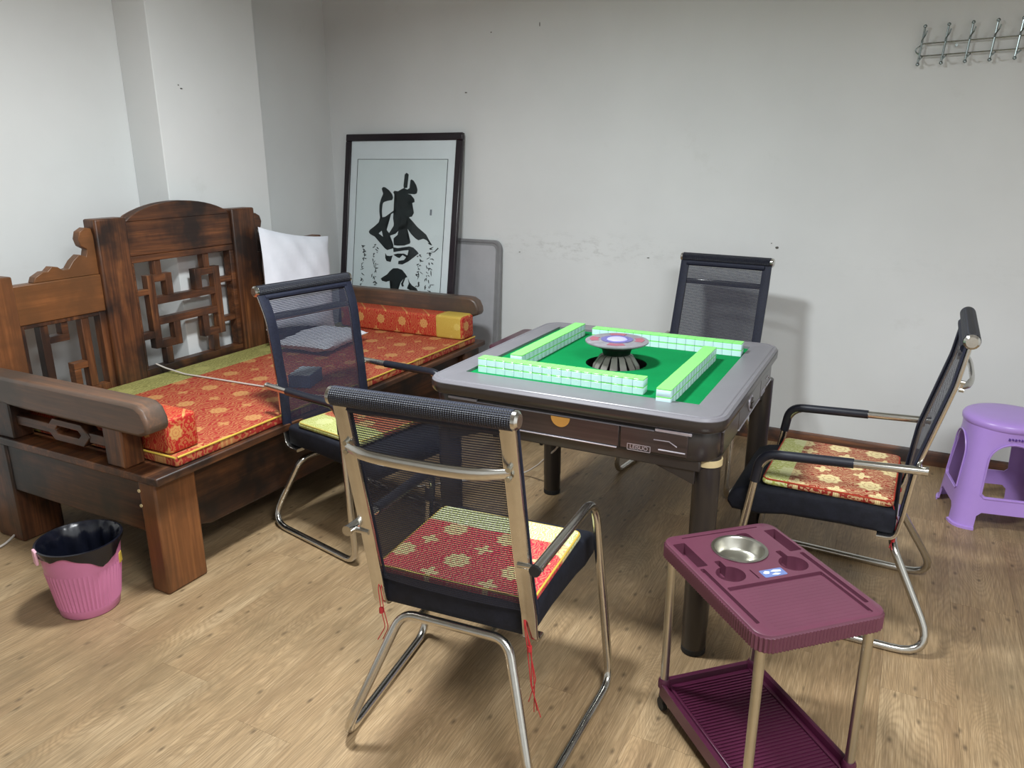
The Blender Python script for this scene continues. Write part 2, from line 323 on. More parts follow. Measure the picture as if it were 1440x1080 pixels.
# ------------------------------------------------------------------ room shell
RX, RY, RZ = 5.4, -6.0, 2.7
fl = struct(MB().box((-0.2, RY-0.1, -0.12), (RX+0.1, 0.1, -0.008)).build('floor', plain('floor_bed', (118, 98, 74), 0.8)))
PW, PL, G = 0.195, 1.25, 0.0002
pm = None
row = 0; x = 0.0
while x < RX:
    y = 0.0+((row*0.47) % 1.0)*PL; y1 = y
    while y1 > RY:
        a, b = max(y1-PL, RY), min(y1, 0.0)
        if b-a > 0.05:
            xe = min(x+PW, RX)
            full = abs((b-a)-PL) < 1e-6 and abs(xe-x-PW) < 1e-6
            if full and pm: o = link('plank', pm, None, fl, 0, 0, 0)
            else:
                o = MB().box((-(xe-x)/2+G, -(b-a)/2+G, -0.008), ((xe-x)/2-G, (b-a)/2-G, 0)).build('plank', M['floor'], fl, 0, 0, 0)
                if full: pm = o.data
            o.location = ((x+xe)/2, (a+b)/2, 0)
        y1 -= PL
    x += PW; row += 1
struct(MB().box((-0.2, RY-0.1, RZ), (RX+0.1, 0.1, RZ+0.1)).build('ceiling', M['ceil']))
wb = struct(MB().box((-0.2, 0, -0.1), (RX+0.1, 0.15, RZ)).build('wall_back', M['wall']))
wl = struct(MB().box((-0.2, RY, -0.1), (0, 0, RZ)).build('wall_left', M['wall']))
struct(MB().box((RX, RY, -0.1), (RX+0.15, 0, RZ)).build('wall_right', M['wall']))
struct(MB().box((-0.2, RY-0.15, -0.1), (RX+0.1, RY, RZ)).build('wall_front', M['wall']))
pil = struct(MB().box((0, -1.476, 0), (0.22, -0.818, RZ)).build('pillar', M['wall'], None, 0.004))
struct(MB().prism([(0, 0), (-0.014, 0), (-0.014, 0.062), (-0.006, 0.075), (0, 0.075)], 'x', 0.0, RX).build('baseboard_back', M['base']))
def chip(parent, x, y, z, sx, sz, normal='y'):
    sx *= 0.7; sz *= 0.7; n = 9; pts = [((0.6+0.4*random.random())*sx*cos(2*pi*i/n), (0.6+0.4*random.random())*sz*sin(2*pi*i/n)) for i in range(n)]
    b = MB()
    if normal == 'y': b.prism([(x+p[0], z+p[1]) for p in pts], 'y', y, y-0.0025)
    else: b.prism([(y+p[0], z+p[1]) for p in pts], 'x', x, x+0.0025)
    b.build('paint_chip', M['dirt'], parent)
for px, pz, sx, sz in ((1.49, 2.16, .004, .02), (1.19, 2.14, .007, .006), (1.02, 1.83, .014, .006), (2.83, 1.03, .016, .01), (2.80, 1.05, .006, .004), (1.37, .93, .010, .004), (2.16, .94, .012, .004)): chip(wb, px, 0, pz, sx, sz)
for py, pz, sx, sz in ((-1.33, 1.79, .012, .006), (-1.345, 1.805, .006, .005)): chip(pil, 0.22, py, pz, sx, sz, 'x')

# ------------------------------------------------------------------ day bed (carved platform sofa)
bed = thing('day_bed', 'heavy dark carved wooden day bed with lattice back along the left wall', 'bed')
YN, YF, XF = -2.5475, -0.315, 1.305
def bp(name, mb, mat, bev=0.006): return mb.build(name, M[mat], bed, bev)
# platform
bp('seat_slab', MB().box((0.24, YN, 0.423), (XF, YF, 0.4525)), 'wood_y', 0.005)
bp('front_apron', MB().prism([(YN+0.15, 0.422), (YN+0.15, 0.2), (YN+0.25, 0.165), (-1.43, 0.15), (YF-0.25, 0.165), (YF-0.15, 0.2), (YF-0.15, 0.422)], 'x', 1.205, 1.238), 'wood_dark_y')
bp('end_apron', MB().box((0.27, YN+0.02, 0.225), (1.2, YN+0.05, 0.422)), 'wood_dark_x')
bp('end_apron', MB().box((0.27, YF-0.05, 0.225), (1.2, YF-0.02, 0.422)), 'wood_x')
for lx0, lx1 in ((1.188, 1.27), (0.26, 0.43)):
    for ly in (YN+0.012, YF-0.012-0.17):
        bp('leg', MB().box((lx0, ly, 0), (lx1, ly+0.17, 0.4225)), 'wood_light_z' if lx0 > 1 and ly < -2 else 'wood_z', 0.008)
for i, zz in enumerate((0.385, 0.33)):
    MB().tube([(1.193, YN+0.013, zz), (1.193, YN+0.0085, zz)], 0.006, 10).build('peg', M['tape'], bed)
# arms: beam with shaped nose, two posts, hexagonal rail
def arm(y0, y1):
    top = [(0.30, 0.60), (0.30, 0.70), (1.205, 0.70), (1.238, 0.697), (1.268, 0.68), (1.285, 0.645), (1.288, 0.615), (1.278, 0.602), (1.24, 0.588), (1.05, 0.588), (0.62, 0.588)]
    if y0 > -1: top = [(p[0]+(0.015 if p[0] > 1.1 else 0), p[1]+0.008) for p in top]
    bp('arm_rail', MB().prism(top, 'y', y0, y1), 'wood_arm_sheen', 0.012)
    bp('arm_post', MB().box((1.043, y0+0.006, 0.4525), (1.14, y1-0.006, 0.6)), 'wood_z')
    bp('arm_post', MB().box((0.40, y0+0.006, 0.4525), (0.506, y1-0.006, 0.6)), 'wood_z')
    ym = (y0+y1)/2
    b = MB().box((0.506, ym-0.02, 0.508), (0.71, ym+0.02, 0.545)).box((0.935, ym-0.02, 0.508), (1.043, ym+0.02, 0.545))
    o = [(0.695, 0.527), (0.739, 0.57), (0.904, 0.57), (0.943, 0.527), (0.903, 0.487), (0.739, 0.487)]; i = [(0.75, 0.53), (0.765, 0.545), (0.88, 0.545), (0.895, 0.53), (0.88, 0.515), (0.765, 0.515)]
    b.loft([[(p[0], ym-0.024, p[1]) for p in o], [(p[0], ym+0.024, p[1]) for p in o], [(p[0], ym+0.024, p[1]) for p in i], [(p[0], ym-0.024, p[1]) for p in i]], close=True)
    bp('arm_rosette', b, 'wood_x', 0.003)
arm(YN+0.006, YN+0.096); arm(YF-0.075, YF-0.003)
# back: posts, crest panel, rails
CB = -1.507
def mir(y): return 2*CB-y
for s in (0, 1):
    f = mir if s else (lambda y: y)
    bp('back_post', MB().box((0.255, f(-1.96), 0.4525), (0.335, f(-1.808), 1.222)), 'wood_z', 0.008)
    # end post with outer scroll edge
    e = [(f(-2.335), 0.4525), (f(-2.335), 1.03), (f(-2.47), 1.035), (f(-2.475), 0.96), (f(-2.50), 0.93), (f(-2.515), 0.88), (f(-2.50), 0.82), (f(-2.52), 0.78), (f(-2.53), 0.71), (f(-2.53), 0.4525)]
    bp('end_post', MB().prism(e, 'x', 0.262, 0.33), 'wood_z' if s else 'wood_light_z')
    bp('side_rail', MB().box((0.268, f(-2.336), 0.83), (0.32, f(-1.958), 0.99)), 'wood_y' if s else 'wood_light_y', 0.004)
    sc = [(-2.245, 0.99), (-2.235, 1.012), (-2.20, 1.03), (-2.18, 1.03), (-2.16, 1.047), (-2.135, 1.042), (-2.115, 1.026), (-2.09, 1.03), (-2.065, 1.06), (-2.035, 1.082), (-2.005, 1.07), (-1.995, 1.1), (-2.02, 1.115), (-2.028, 1.145), (-2.018, 1.175), (-1.99, 1.19), (-1.965, 1.185), (-1.958, 1.15), (-1.958, 0.99)]
    bp('crest_scroll', MB().prism([(f(a), b) for a, b in sc], 'x', 0.272, 0.312), 'wood_y' if s else 'wood_light_y', 0.003)
    # small side lattice frame and bars
    bp('lattice_frame', MB().box((0.27, f(-2.336), 0.4525), (0.316, f(-2.316), 0.83)).box((0.27, f(-1.99), 0.4525), (0.316, f(-1.96), 0.83)).box((0.27, f(-2.316), 0.4525), (0.316, f(-1.99), 0.51)).box((0.27, f(-2.316), 0.814), (0.316, f(-1.99), 0.83)), 'wood_z', 0.002)
    for a, b, c, d in ((-2.255, -2.22, .51, .814), (-2.075, -2.04, .51, .814), (-2.22, -2.135, .735, .765), (-2.165, -2.135, .765, .814), (-2.14, -2.075, .60, .63), (-2.14, -2.11, .51, .60)):
        bp('lattice_bar', MB().box((0.272, f(a), c), (0.312, f(b), d)), 'wood_z' if d-c > 0.1 else 'wood_y', 0.002)
arch = [(-1.808, 1.045), (-1.206, 1.045), (-1.206, 1.20)]
for k in range(1, 16):
    y = -1.206-(0.602)*k/16; arch.append((y, 1.203+0.075*(1-((y-CB)/0.301)**2)**0.8))
arch.append((-1.808, 1.20))
bp('crest_panel', MB().prism(arch, 'x', 0.268, 0.318), 'wood_y', 0.005)
bp('crest_edge', MB().prism([(p[0], p[1]) for p in arch[2:]][0:1]+arch[3:-1]+[arch[-1]], 'x', 0.258, 0.322), 'wood_y', 0.004)
bp('lattice_frame', MB().box((0.268, -1.808, 1.015), (0.318, -1.206, 1.045)).box((0.268, -1.808, 0.4525), (0.318, -1.206, 0.52)).box((0.268, -1.808, 0.52), (0.318, -1.788, 1.015)).box((0.268, -1.232, 0.52), (0.318, -1.206, 1.015)), 'wood_y', 0.003)
Q = [(-1.68, -1.645, .948, 1.015), (-1.728, -1.69, .603, .95), (-1.69, -1.63, .915, .95), (-1.63, -1.593, .845, .95), (-1.69, -1.345, .81, .845), (-1.788, -1.728, .862, .888),
     (-1.46, -1.422, .845, .947), (-1.422, -1.345, .912, .947), (-1.345, -1.305, .70, .947), (-1.40, -1.364, .947, 1.015), (-1.305, -1.232, .858, .886),
     (-1.69, -1.345, .712, .746), (-1.442, -1.405, .603, .712), (-1.405, -1.345, .603, .637), (-1.345, -1.306, .603, .70), (-1.306, -1.232, .655, .683),
     (-1.615, -1.577, .60, .712), (-1.69, -1.615, .60, .637), (-1.788, -1.728, .655, .688), (-1.675, -1.64, .52, .60), (-1.392, -1.355, .52, .603)]
for a, b, c, d in Q:
    bp('lattice_bar', MB().box((0.272, a, c), (0.312, b, d)), 'wood_z' if d-c > b-a else 'wood_y', 0.002)

# mattress, bolsters, pillows, box on the bed
def cushion(name, x0, x1, y0, y1, z0, z1, mat, r, parent=None, n=4, puff=0.0):
    """soft slab with rounded edges"""
    loops = []; h = (z1-z0)/2; rr = min(r, h*0.98)
    for k in range(n+1):
        a = -pi/2+pi*k/n*0.5; loops.append(rrect(x0+rr*(1-cos(a)), x1-rr*(1-cos(a)), y0+rr*(1-cos(a)), y1-rr*(1-cos(a)), r+0.002, z0+rr+rr*sin(a)))
    for k in range(n+1):
        a = pi/2*k/n; loops.append(rrect(x0+rr*(1-cos(a)), x1-rr*(1-cos(a)), y0+rr*(1-cos(a)), y1-rr*(1-cos(a)), r+0.002, z1-rr+rr*sin(a)))
    return MB().loft(loops).build(name, mat, parent, smooth=50)
o = cushion('mattress', 0.338, 1.285, -2.447, -0.395, 0.4535, 0.49, M['mattress'], 0.008)
tag(o, 'long thin red and gold brocade mattress with olive stripe on wooden bed', 'mattress')
MB().tube([(1.284, -2.44, 0.4885), (1.284, -0.40, 0.4885)], 0.004, 8).build('piping', M['yellow'], o)
MB().tube([(0.40, -2.446, 0.4885), (1.28, -2.446, 0.4885)], 0.004, 8).build('piping', M['yellow'], o)
b = thing('bolster', 'square red and gold bolster against the near arm by the bin', 'bolster', group='bolsters on the day bed')
cushion('cover', 0.42, 1.255, -2.444, -2.315, 0.4915, 0.62, M['bolster'], 0.014, b)
b = thing('bolster', 'square red bolster with yellow end block under the far arm below the calligraphy', 'bolster', group='bolsters on the day bed')
cushion('cover', 0.42, 1.278, -0.528, -0.398, 0.4915, 0.62, M['bolster'], 0.014, b)
cushion('end_block', 1.10, 1.272, -0.531, -0.395, 0.491, 0.623, M['bolster_end'], 0.014, b)['label'] = 'yellow brocade wrap near the end'
def pillow(name, sx, sy, t, label, seed):
    rnd = random.Random(seed); n = 22; vs = []; fs = []
    ph = [rnd.uniform(0, 6) for _ in range(6)]
    for side in (1, -1):
        for j in range(n+1):
            for i in range(n+1):
                u, v = 2*i/n-1, 2*j/n-1
                e = (max(0, 1-abs(u)**2.6)*max(0, 1-abs(v)**2.6))**0.45
                pinch = 1-0.07*(1-u*u)*abs(v)**3*(1 if abs(v) > abs(u) else 0.6); pin2 = 1-0.07*(1-v*v)*abs(u)**3
                z = side*t/2*e+side*0.006*e*(sin(7*u+ph[0])*sin(5*v+ph[1])+0.7*sin(13*u+9*v+ph[2]))
                vs.append((u*sx/2*pin2, v*sy/2*pinch, z))
    m = (n+1)**2
    for sd in (0, 1):
        for j in range(n):
            for i in range(n):
                q = (sd*m+j*(n+1)+i, sd*m+j*(n+1)+i+1, sd*m+(j+1)*(n+1)+i+1, sd*m+(j+1)*(n+1)+i); fs.append(q if sd == 0 else q[::-1])
    me = bpy.data.meshes.new(name); me.from_pydata(vs, [], fs)
    bm = bmesh.new(); bm.from_mesh(me); bmesh.ops.remove_doubles(bm, verts=bm.verts, dist=0.0005); bmesh.ops.recalc_face_normals(bm, faces=bm.faces); bm.to_mesh(me); bm.free()
    o = link(name, me, M['white'], smooth=60); return tag(o, label, 'pillow', 'white pillows on the day bed')
p1 = pillow('pillow', 0.42, 0.32, 0.085, 'white pillow lying flat on the red mattress seen through the chair mesh', 3)
p1.location = (0.675, -0.985, 0.537); p1.rotation_euler = (0, 0, radians(97))
p2 = pillow('pillow', 0.55, 0.54, 0.10, 'white pillow standing upright against the carved bed back', 5)
p2.location = (0.43, -0.885, 0.845); p2.rotation_euler = (radians(90), radians(0), radians(90)); p2.rotation_mode = 'XYZ'
p2.rotation_euler = Matrix.Rotation(radians(-14), 3, 'Y').to_euler()
p2.matrix_world = Matrix.Translation((0.432, -0.868, 0.815)) @ Matrix.Rotation(radians(-10), 4, 'X') @ Matrix.Rotation(radians(-9), 4, 'Y') @ Matrix(((0, 0, 1, 0), (1, 0, 0, 0), (0, 1, 0, 0), (0, 0, 0, 1)))
bx = thing('tissue_box', 'small blue box with pale top on the red mattress behind chair mesh', 'box', (1.07, -1.56, 0.4915), radians(20))
MB().box((-0.05, -0.075, 0), (0.05, 0.075, 0.056)).build('carton', M['blue'], bx, 0.002)
MB().box((-0.048, -0.073, 0.056), (0.048, 0.073, 0.0585)).build('top_panel', M['palebox'], bx)

# ------------------------------------------------------------------ picture and folding tabletop against the back wall
K = (.21-.045)/(1.61-.63); TL = math.atan(K); LEN = 1.633
pic = thing('framed_calligraphy', 'tall dark framed brush calligraphy leaning on the back wall behind the bed', 'picture', (0, -0.045-1.61*K, 0.0))
pic.rotation_euler.x = -TL
# local: x along wall, z up the leaning face, -y towards room
X0, X1, FW = 0.163, 1.022, 0.043
for a, b, c, d in ((X0, X1, LEN-FW, LEN), (X0, X1, 0.004, FW), (X0, X0+FW, FW, LEN-FW), (X1-FW, X1, FW, LEN-FW)):
    MB().box((a, -0.006, c), (b, 0.022, d)).build('frame_bar', M['frame'], pic, 0.005)
MB().box((X0+FW, 0.004, FW), (X1-FW, 0.012, LEN-FW)).build('mount', M['mat_'], pic)
MB().box((0.262, 0.002, 0.15), (0.925, 0.0039, 1.478)).build('paper_sheet', M['paper'], pic)
b = MB()
for a, e, c, d in ((0.258, 0.929, 1.478, 1.481), (0.258, 0.2605, 0.15, 1.478), (0.9265, 0.929, 0.15, 1.478)): b.box((a, 0.0015, c), (e, 0.0038, d))
b.build('mount_line', M['frame'], pic)
STK = [[[0.637,1.4],[0.653,1.39],[0.651,1.36],[0.647,1.31],[0.623,1.307],[0.619,1.322],[0.622,1.36],[0.624,1.39]],[[0.676,1.361],[0.693,1.352],[0.713,1.326],[0.724,1.3],[0.72,1.279],[0.706,1.273],[0.662,1.274],[0.629,1.273],[0.624,1.295],[0.649,1.3],[0.664,1.308],[0.667,1.337],[0.668,1.355]],[[0.456,1.301],[0.465,1.312],[0.482,1.311],[0.513,1.293],[0.537,1.27],[0.546,1.249],[0.539,1.234],[0.51,1.23],[0.484,1.223],[0.473,1.217],[0.468,1.205],[0.465,1.163],[0.471,1.126],[0.456,1.114],[0.446,1.162],[0.445,1.204],[0.454,1.238],[0.469,1.271],[0.472,1.283]],[[0.544,1.282],[0.554,1.291],[0.58,1.288],[0.605,1.301],[0.623,1.308],[0.646,1.301],[0.629,1.273],[0.677,1.269],[0.704,1.244],[0.707,1.226],[0.663,1.211],[0.659,1.207],[0.671,1.189],[0.706,1.161],[0.693,1.138],[0.675,1.135],[0.664,1.081],[0.663,1.069],[0.637,1.095],[0.598,1.07],[0.598,1.049],[0.578,1.03],[0.529,1.032],[0.56,1.077],[0.561,1.093],[0.554,1.122],[0.556,1.144],[0.573,1.165],[0.561,1.18],[0.555,1.198],[0.563,1.219],[0.578,1.239],[0.572,1.243]],[[0.646,1.132],[0.675,1.13],[0.695,1.115],[0.737,1.078],[0.805,1.034],[0.821,1.011],[0.85,0.974],[0.837,0.979],[0.811,1.001],[0.785,1.009],[0.75,0.998],[0.727,1.009],[0.696,1.032],[0.677,1.052],[0.657,1.072]],[[0.598,1.07],[0.638,1.083],[0.663,1.069],[0.669,1.052],[0.664,1.022],[0.663,1.009],[0.692,0.987],[0.689,0.975],[0.646,0.961],[0.598,0.958],[0.571,0.96],[0.567,0.975],[0.585,0.976],[0.588,0.991],[0.57,0.99],[0.565,1.002],[0.594,1.024],[0.598,1.049]],[[0.454,1.125],[0.493,1.131],[0.526,1.152],[0.569,1.18],[0.572,1.165],[0.537,1.149],[0.52,1.124],[0.51,1.106],[0.496,1.078],[0.509,1.051],[0.529,1.032],[0.578,1.03],[0.534,1.016],[0.529,1.0],[0.536,0.979],[0.564,0.966],[0.569,0.941],[0.521,0.927],[0.501,0.938],[0.473,0.961],[0.421,1.005],[0.381,1.021],[0.372,1.033],[0.379,1.046],[0.417,1.072],[0.453,1.101]],[[0.565,0.947],[0.599,0.943],[0.687,0.958],[0.716,0.952],[0.747,0.93],[0.757,0.918],[0.727,0.896],[0.685,0.866],[0.642,0.845],[0.609,0.845],[0.611,0.865],[0.652,0.873],[0.673,0.888],[0.693,0.912],[0.688,0.936],[0.651,0.932],[0.57,0.917]],[[0.571,0.902],[0.601,0.91],[0.649,0.912],[0.676,0.902],[0.669,0.889],[0.639,0.903],[0.617,0.883],[0.602,0.886],[0.579,0.896]],[[0.507,0.908],[0.519,0.893],[0.542,0.891],[0.564,0.896],[0.554,0.877],[0.552,0.855],[0.521,0.859],[0.509,0.877]],[[0.482,0.746],[0.49,0.753],[0.53,0.777],[0.551,0.8],[0.573,0.817],[0.607,0.82],[0.641,0.812],[0.668,0.789],[0.684,0.77],[0.659,0.761],[0.635,0.732],[0.613,0.712],[0.611,0.66],[0.564,0.656],[0.568,0.721],[0.574,0.746],[0.551,0.738],[0.525,0.729],[0.494,0.734]],[[0.688,0.763],[0.701,0.74],[0.724,0.72],[0.755,0.707],[0.771,0.684],[0.742,0.679],[0.685,0.7],[0.703,0.712],[0.698,0.73]],[[0.659,0.761],[0.67,0.765],[0.65,0.733],[0.662,0.712],[0.647,0.708],[0.639,0.726]],[[0.819,0.987],[0.852,0.977],[0.845,0.972],[0.823,0.981]],[[0.844,0.933],[0.869,0.936],[0.895,0.961],[0.899,0.955],[0.872,0.932],[0.848,0.93]]]
def strokes(polys, name, mat, y0, y1):
    bm = bmesh.new()
    for poly in polys:
        vs = [bm.verts.new((p[0], y0, p[1])) for p in poly]; f = bm.faces.new(vs)
    bmesh.ops.triangulate(bm, faces=bm.faces)
    r = bmesh.ops.extrude_face_region(bm, geom=bm.faces[:]); bmesh.ops.translate(bm, vec=(0, y1-y0, 0), verts=[g for g in r['geom'] if isinstance(g, bmesh.types.BMVert)])
    bmesh.ops.recalc_face_normals(bm, faces=bm.faces)
    me = bpy.data.meshes.new(name); bm.to_mesh(me); bm.free(); return link(name, me, mat, pic, smooth=0)
strokes(STK, 'brush_writing', M['ink'], 0.002, 0.0008)
strokes([[[0.45, 1.027], [0.472, 1.044], [0.484, 1.008]]], 'paper_gap', M['paper'], 0.0008, 0.0002)
rnd = random.Random(11); small = []
for cx, z0, z1, wd in ((0.336, 0.947, 0.25, 0.026), (0.43, 0.958, 0.25, 0.032), (0.762, 0.925, 0.25, 0.03), (0.843, 0.972, 0.25, 0.038)):
    z = z0
    while z > z1:
        h = rnd.uniform(0.022, 0.04)
        for k in range(rnd.randint(3, 5)):
            ax, az = cx+rnd.uniform(-wd, wd*0.6)*0.7, z-rnd.uniform(0, h); an = rnd.choice((0.1, -0.5, -1.3, -1.9, 0.5)); L = rnd.uniform(0.012, 0.03); tk = rnd.uniform(0.0018, 0.0042)
            dx, dz = cos(an), sin(an); small.append([[ax-dz*tk, az+dx*tk], [ax+dx*L*0.6-dz*tk*0.8, az+dz*L*0.6+dx*tk*0.8], [ax+dx*L, az+dz*L], [ax+dx*L*0.5+dz*tk, az+dz*L*0.5-dx*tk], [ax+dz*tk*0.6, az-dx*tk*0.6]])
        z -= h*1.25
strokes(small, 'small_writing', M['ink'], 0.002, 0.0012)
MB().box((0.822, 0.0015, 1.15), (0.836, 0.002, 1.185)).build('seal_mark', plain('seal_grey', (120, 124, 132), 0.7), pic)
MB().box((X0+FW-0.002, -0.0025, FW), (X1-FW+0.002, -0.001, LEN-FW)).build('glass_pane', M['glass'], pic)

tp = thing('folding_tabletop', 'grey rounded folding tabletop leaning on the wall beside the framed calligraphy', 'table', (0.0, -0.132, 0.0))
tp.rotation_euler.x = -math.atan(0.10/1.0)
def panel_loop(ins, y): return [(p[0], y, p[1]) for p in rrect(0.62+ins, 1.262-ins, 0.002+ins, 1.0-ins, max(0.05-ins*0.6, 0.01), 0, 8)]
MB().loft([panel_loop(0, 0.022), panel_loop(0, 0.004), panel_loop(0.004, 0.0), panel_loop(0.016, 0.0), panel_loop(0.019, 0.004), panel_loop(0.03, 0.005), panel_loop(0.034, 0.003)]).build('rim', M['panelrim'], tp, smooth=40)
MB().prism([(p[0], p[2]) for p in panel_loop(0.034, 0)], 'y', 0.0045, 0.0015).build('top_sheet', M['panel'], tp)

# ------------------------------------------------------------------ coat rack on the back wall
rk = thing('coat_rack', 'chrome wall coat rack of crossed hooks at upper right of back wall', 'coat rack', (3.34, 0, 1.92))
R0, R1 = -0.012, 0.86
pth = [(0.02, -0.022, 0.024), (R1, -0.022, 0.046), (R1+0.025, -0.022, 0.022), (R1, -0.022, -0.004), (0.02, -0.022, -0.026), (-0.014, -0.022, -0.002)]
lp = fillet([pth[-1]]+pth+[pth[0]], 0.022, 6)[1:-1]
MB().tube(lp[:-1], 0.0028, 8, closed=True).build('rail', M['rack'], rk)
for i in range(10):
    hx = 0.014+i*0.0905; dz = 0.0018*i
    hk = MB().tube([(hx+0.006, -0.0285, 0.09+dz), (hx, -0.0285, 0.0), (hx-0.004, -0.0285, -0.055+dz)], 0.0042, 8).build('hook', M['rack'], rk)
    b = MB()
    for (cx, cz) in ((hx+0.006, 0.094+dz), (hx-0.004, -0.06+dz)):
        b.lathe([(0.001, cz-0.008), (0.007, cz-0.004), (0.008, cz), (0.006, cz+0.005), (0.001, cz+0.008)], 10, (cx, -0.03))
    b.build('knob', M['rack'], hk)
    MB().tube(fillet([(hx, -0.03, 0.03+dz), (hx, -0.045, 0.035+dz), (hx+0.012, -0.066, 0.055+dz), (hx+0.016, -0.068, 0.072+dz)], 0.01, 4), 0.0032, 8).build('prong', M['rack'], hk); MB().tube(fillet([(hx, -0.03, -0.035+dz), (hx, -0.06, -0.046+dz), (hx+0.01, -0.078, -0.035+dz)], 0.01, 4), 0.0032, 8).build('prong', M['rack'], hk)
for hx in (0.15, 0.66): MB().tube([(hx, 0.0, 0.012), (hx, -0.024, 0.012)], 0.006, 8).build('wall_mount', M['rack'], rk)

# ------------------------------------------------------------------ mahjong table
TX0, TX1, TY0, TY1 = 2.07, 3.035, -2.09, -1.095
IX0, IX1, IY0, IY1 = 2.155, 2.938, -1.962, -1.185
TCX, TCY = (TX0+TX1)/2, (TY0+TY1)/2
tb = thing('mahjong_table', 'dark automatic mahjong table with green felt top and grey frame', 'table', (TCX, TCY, 0))
def L2(i, z, r): return rrect(TX0+i-TCX, TX1-i-TCX, TY0+i-TCY, TY1-i-TCY, max(r-i, 0.004), z, 8)
def LI(z, g=0): return rrect(IX0-g-TCX, IX1+g-TCX, IY0-g-TCY, IY1+g-TCY, 0.003, z, 8)
ring = [LI(0.772), LI(0.787), LI(0.788, 0.003), L2(0.02, 0.788, 0.075), L2(0.017, 0.7855, 0.075), L2(0.013, 0.788, 0.075), L2(0.006, 0.787, 0.075), L2(0.0, 0.78, 0.075), L2(0.0, 0.752, 0.075), L2(0.006, 0.743, 0.075), L2(0.022, 0.738, 0.075), LI(0.738)]
MB().loft(ring, close=True).build('top_frame', M['tbltop'], tb, smooth=30)
lipo = MB().loft([L2(-0.001, 0.778, 0.075), L2(-0.0015, 0.766, 0.075), L2(-0.001, 0.752, 0.075), L2(0.0065, 0.7425, 0.075), L2(0.024, 0.7375, 0.075)], (False, False)).build('edge_band', M['tbl'], tb, smooth=40)
# felt with the round well
HC = (2.556-TCX, -1.602-TCY); HR = 0.107
n = 48; sq = []
for i in range(n):
    a = 2*pi*i/n; cx, cy = cos(a), sin(a)
    tx = ((IX1-TCX-HC[0]) if cx > 0 else (IX0-TCX-HC[0]))/cx if abs(cx) > 1e-9 else 1e9; ty = ((IY1-TCY-HC[1]) if cy > 0 else (IY0-TCY-HC[1]))/cy if abs(cy) > 1e-9 else 1e9
    t_ = min(tx, ty); sq.append((HC[0]+cx*t_, HC[1]+cy*t_, 0.778))
# snap nearest ray points to the four corners
for cxy in ((IX0, IY0), (IX1, IY0), (IX1, IY1), (IX0, IY1)):
    k = min(range(n), key=lambda j: (sq[j][0]-cxy[0]+TCX)**2+(sq[j][1]-cxy[1]+TCY)**2); sq[k] = (cxy[0]-TCX, cxy[1]-TCY, 0.778)
hole = [(HC[0]+HR*cos(2*pi*i/n), HC[1]+HR*sin(2*pi*i/n), 0.778) for i in range(n)]
lower = [(p[0], p[1], 0.772) for p in sq]; hl = [(p[0], p[1], 0.772) for p in hole]
MB().loft([sq, hole, hl, lower], close=True).build('felt_top', M['felt'], tb, smooth=20)
MB().lathe([(HR-0.001, 0.776), (HR-0.004, 0.70), (HR-0.02, 0.695), (0.001, 0.694)], 40, HC, (False, True)).build('centre_well', M['tblblack'], tb)
MB().lathe([(0.07, 0.71), (0.05, 0.775), (0.036, 0.80), (0.034, 0.83)], 32, HC).build('centre_column', M['tblblack'], tb)
ct = MB().lathe([(0.03, 0.825), (0.055, 0.836), (0.105, 0.853), (0.11, 0.856), (0.11, 0.860), (0.102, 0.863), (0.001, 0.8635)], 48, HC).build('dial_disc', M['disc'], tb, smooth=30)
MB().lathe([(0.046, 0.808), (0.053, 0.833), (0.088, 0.847), (0.1045, 0.8525), (0.0005, 0.8526)], 48, HC, (True, True)).build('dial_underside', M['tblblack'], ct)
MB().lathe([(0.036, 0.8635), (0.034, 0.866), (0.024, 0.869), (0.012, 0.8705), (0.001, 0.871)], 32, HC, (False, True)).build('dice_dome', M['dome'], ct)
MB().lathe([(0.056, 0.8635), (0.056, 0.865), (0.037, 0.865), (0.037, 0.8635)], 40, HC, (False, False)).build('dome_ring', M['dialblue'], ct)
for k in range(4):
    a0 = k*pi/2+0.3; pts = [(HC[0]+r*cos(a0+t), HC[1]+r*sin(a0+t)) for r, t in ((0.064, -0.35), (0.092, -0.35), (0.096, 0), (0.092, 0.35), (0.064, 0.35), (0.067, 0))]
    MB().prism(pts, 'z', 0.8628, 0.8642).build('dial_patch', M['dialred'], ct)
for k in range(14):
    a = 2*pi*k/14; fx = Vector((cos(a), sin(a), 0)); fy = Vector((-sin(a), cos(a), 0)); O = Vector((HC[0], HC[1], 0))
    q = [(0.042, 0.0085, 0.815), (0.058, 0.010, 0.806), (0.080, 0.0125, 0.772), (0.084, 0.0125, 0.745)]
    vsx = []
    for off in (0, -0.004):
        for r, hw, z in q: vsx += [O+fx*(r+off)-fy*hw+Vector((0, 0, z)), O+fx*(r+off)+fy*hw+Vector((0, 0, z))]
    fsx = []
    for j in range(3):
        fsx += [(2*j, 2*j+1, 2*j+3, 2*j+2), (8+2*j, 8+2*j+2, 8+2*j+3, 8+2*j+1), (2*j, 2*j+2, 8+2*j+2, 8+2*j), (2*j+1, 8+2*j+1, 8+2*j+3, 2*j+3)]
    fsx += [(0, 8, 9, 1), (6, 7, 15, 14)]
    MB().add(vsx, fsx).build('fin', M['fin'], tb, smooth=40)
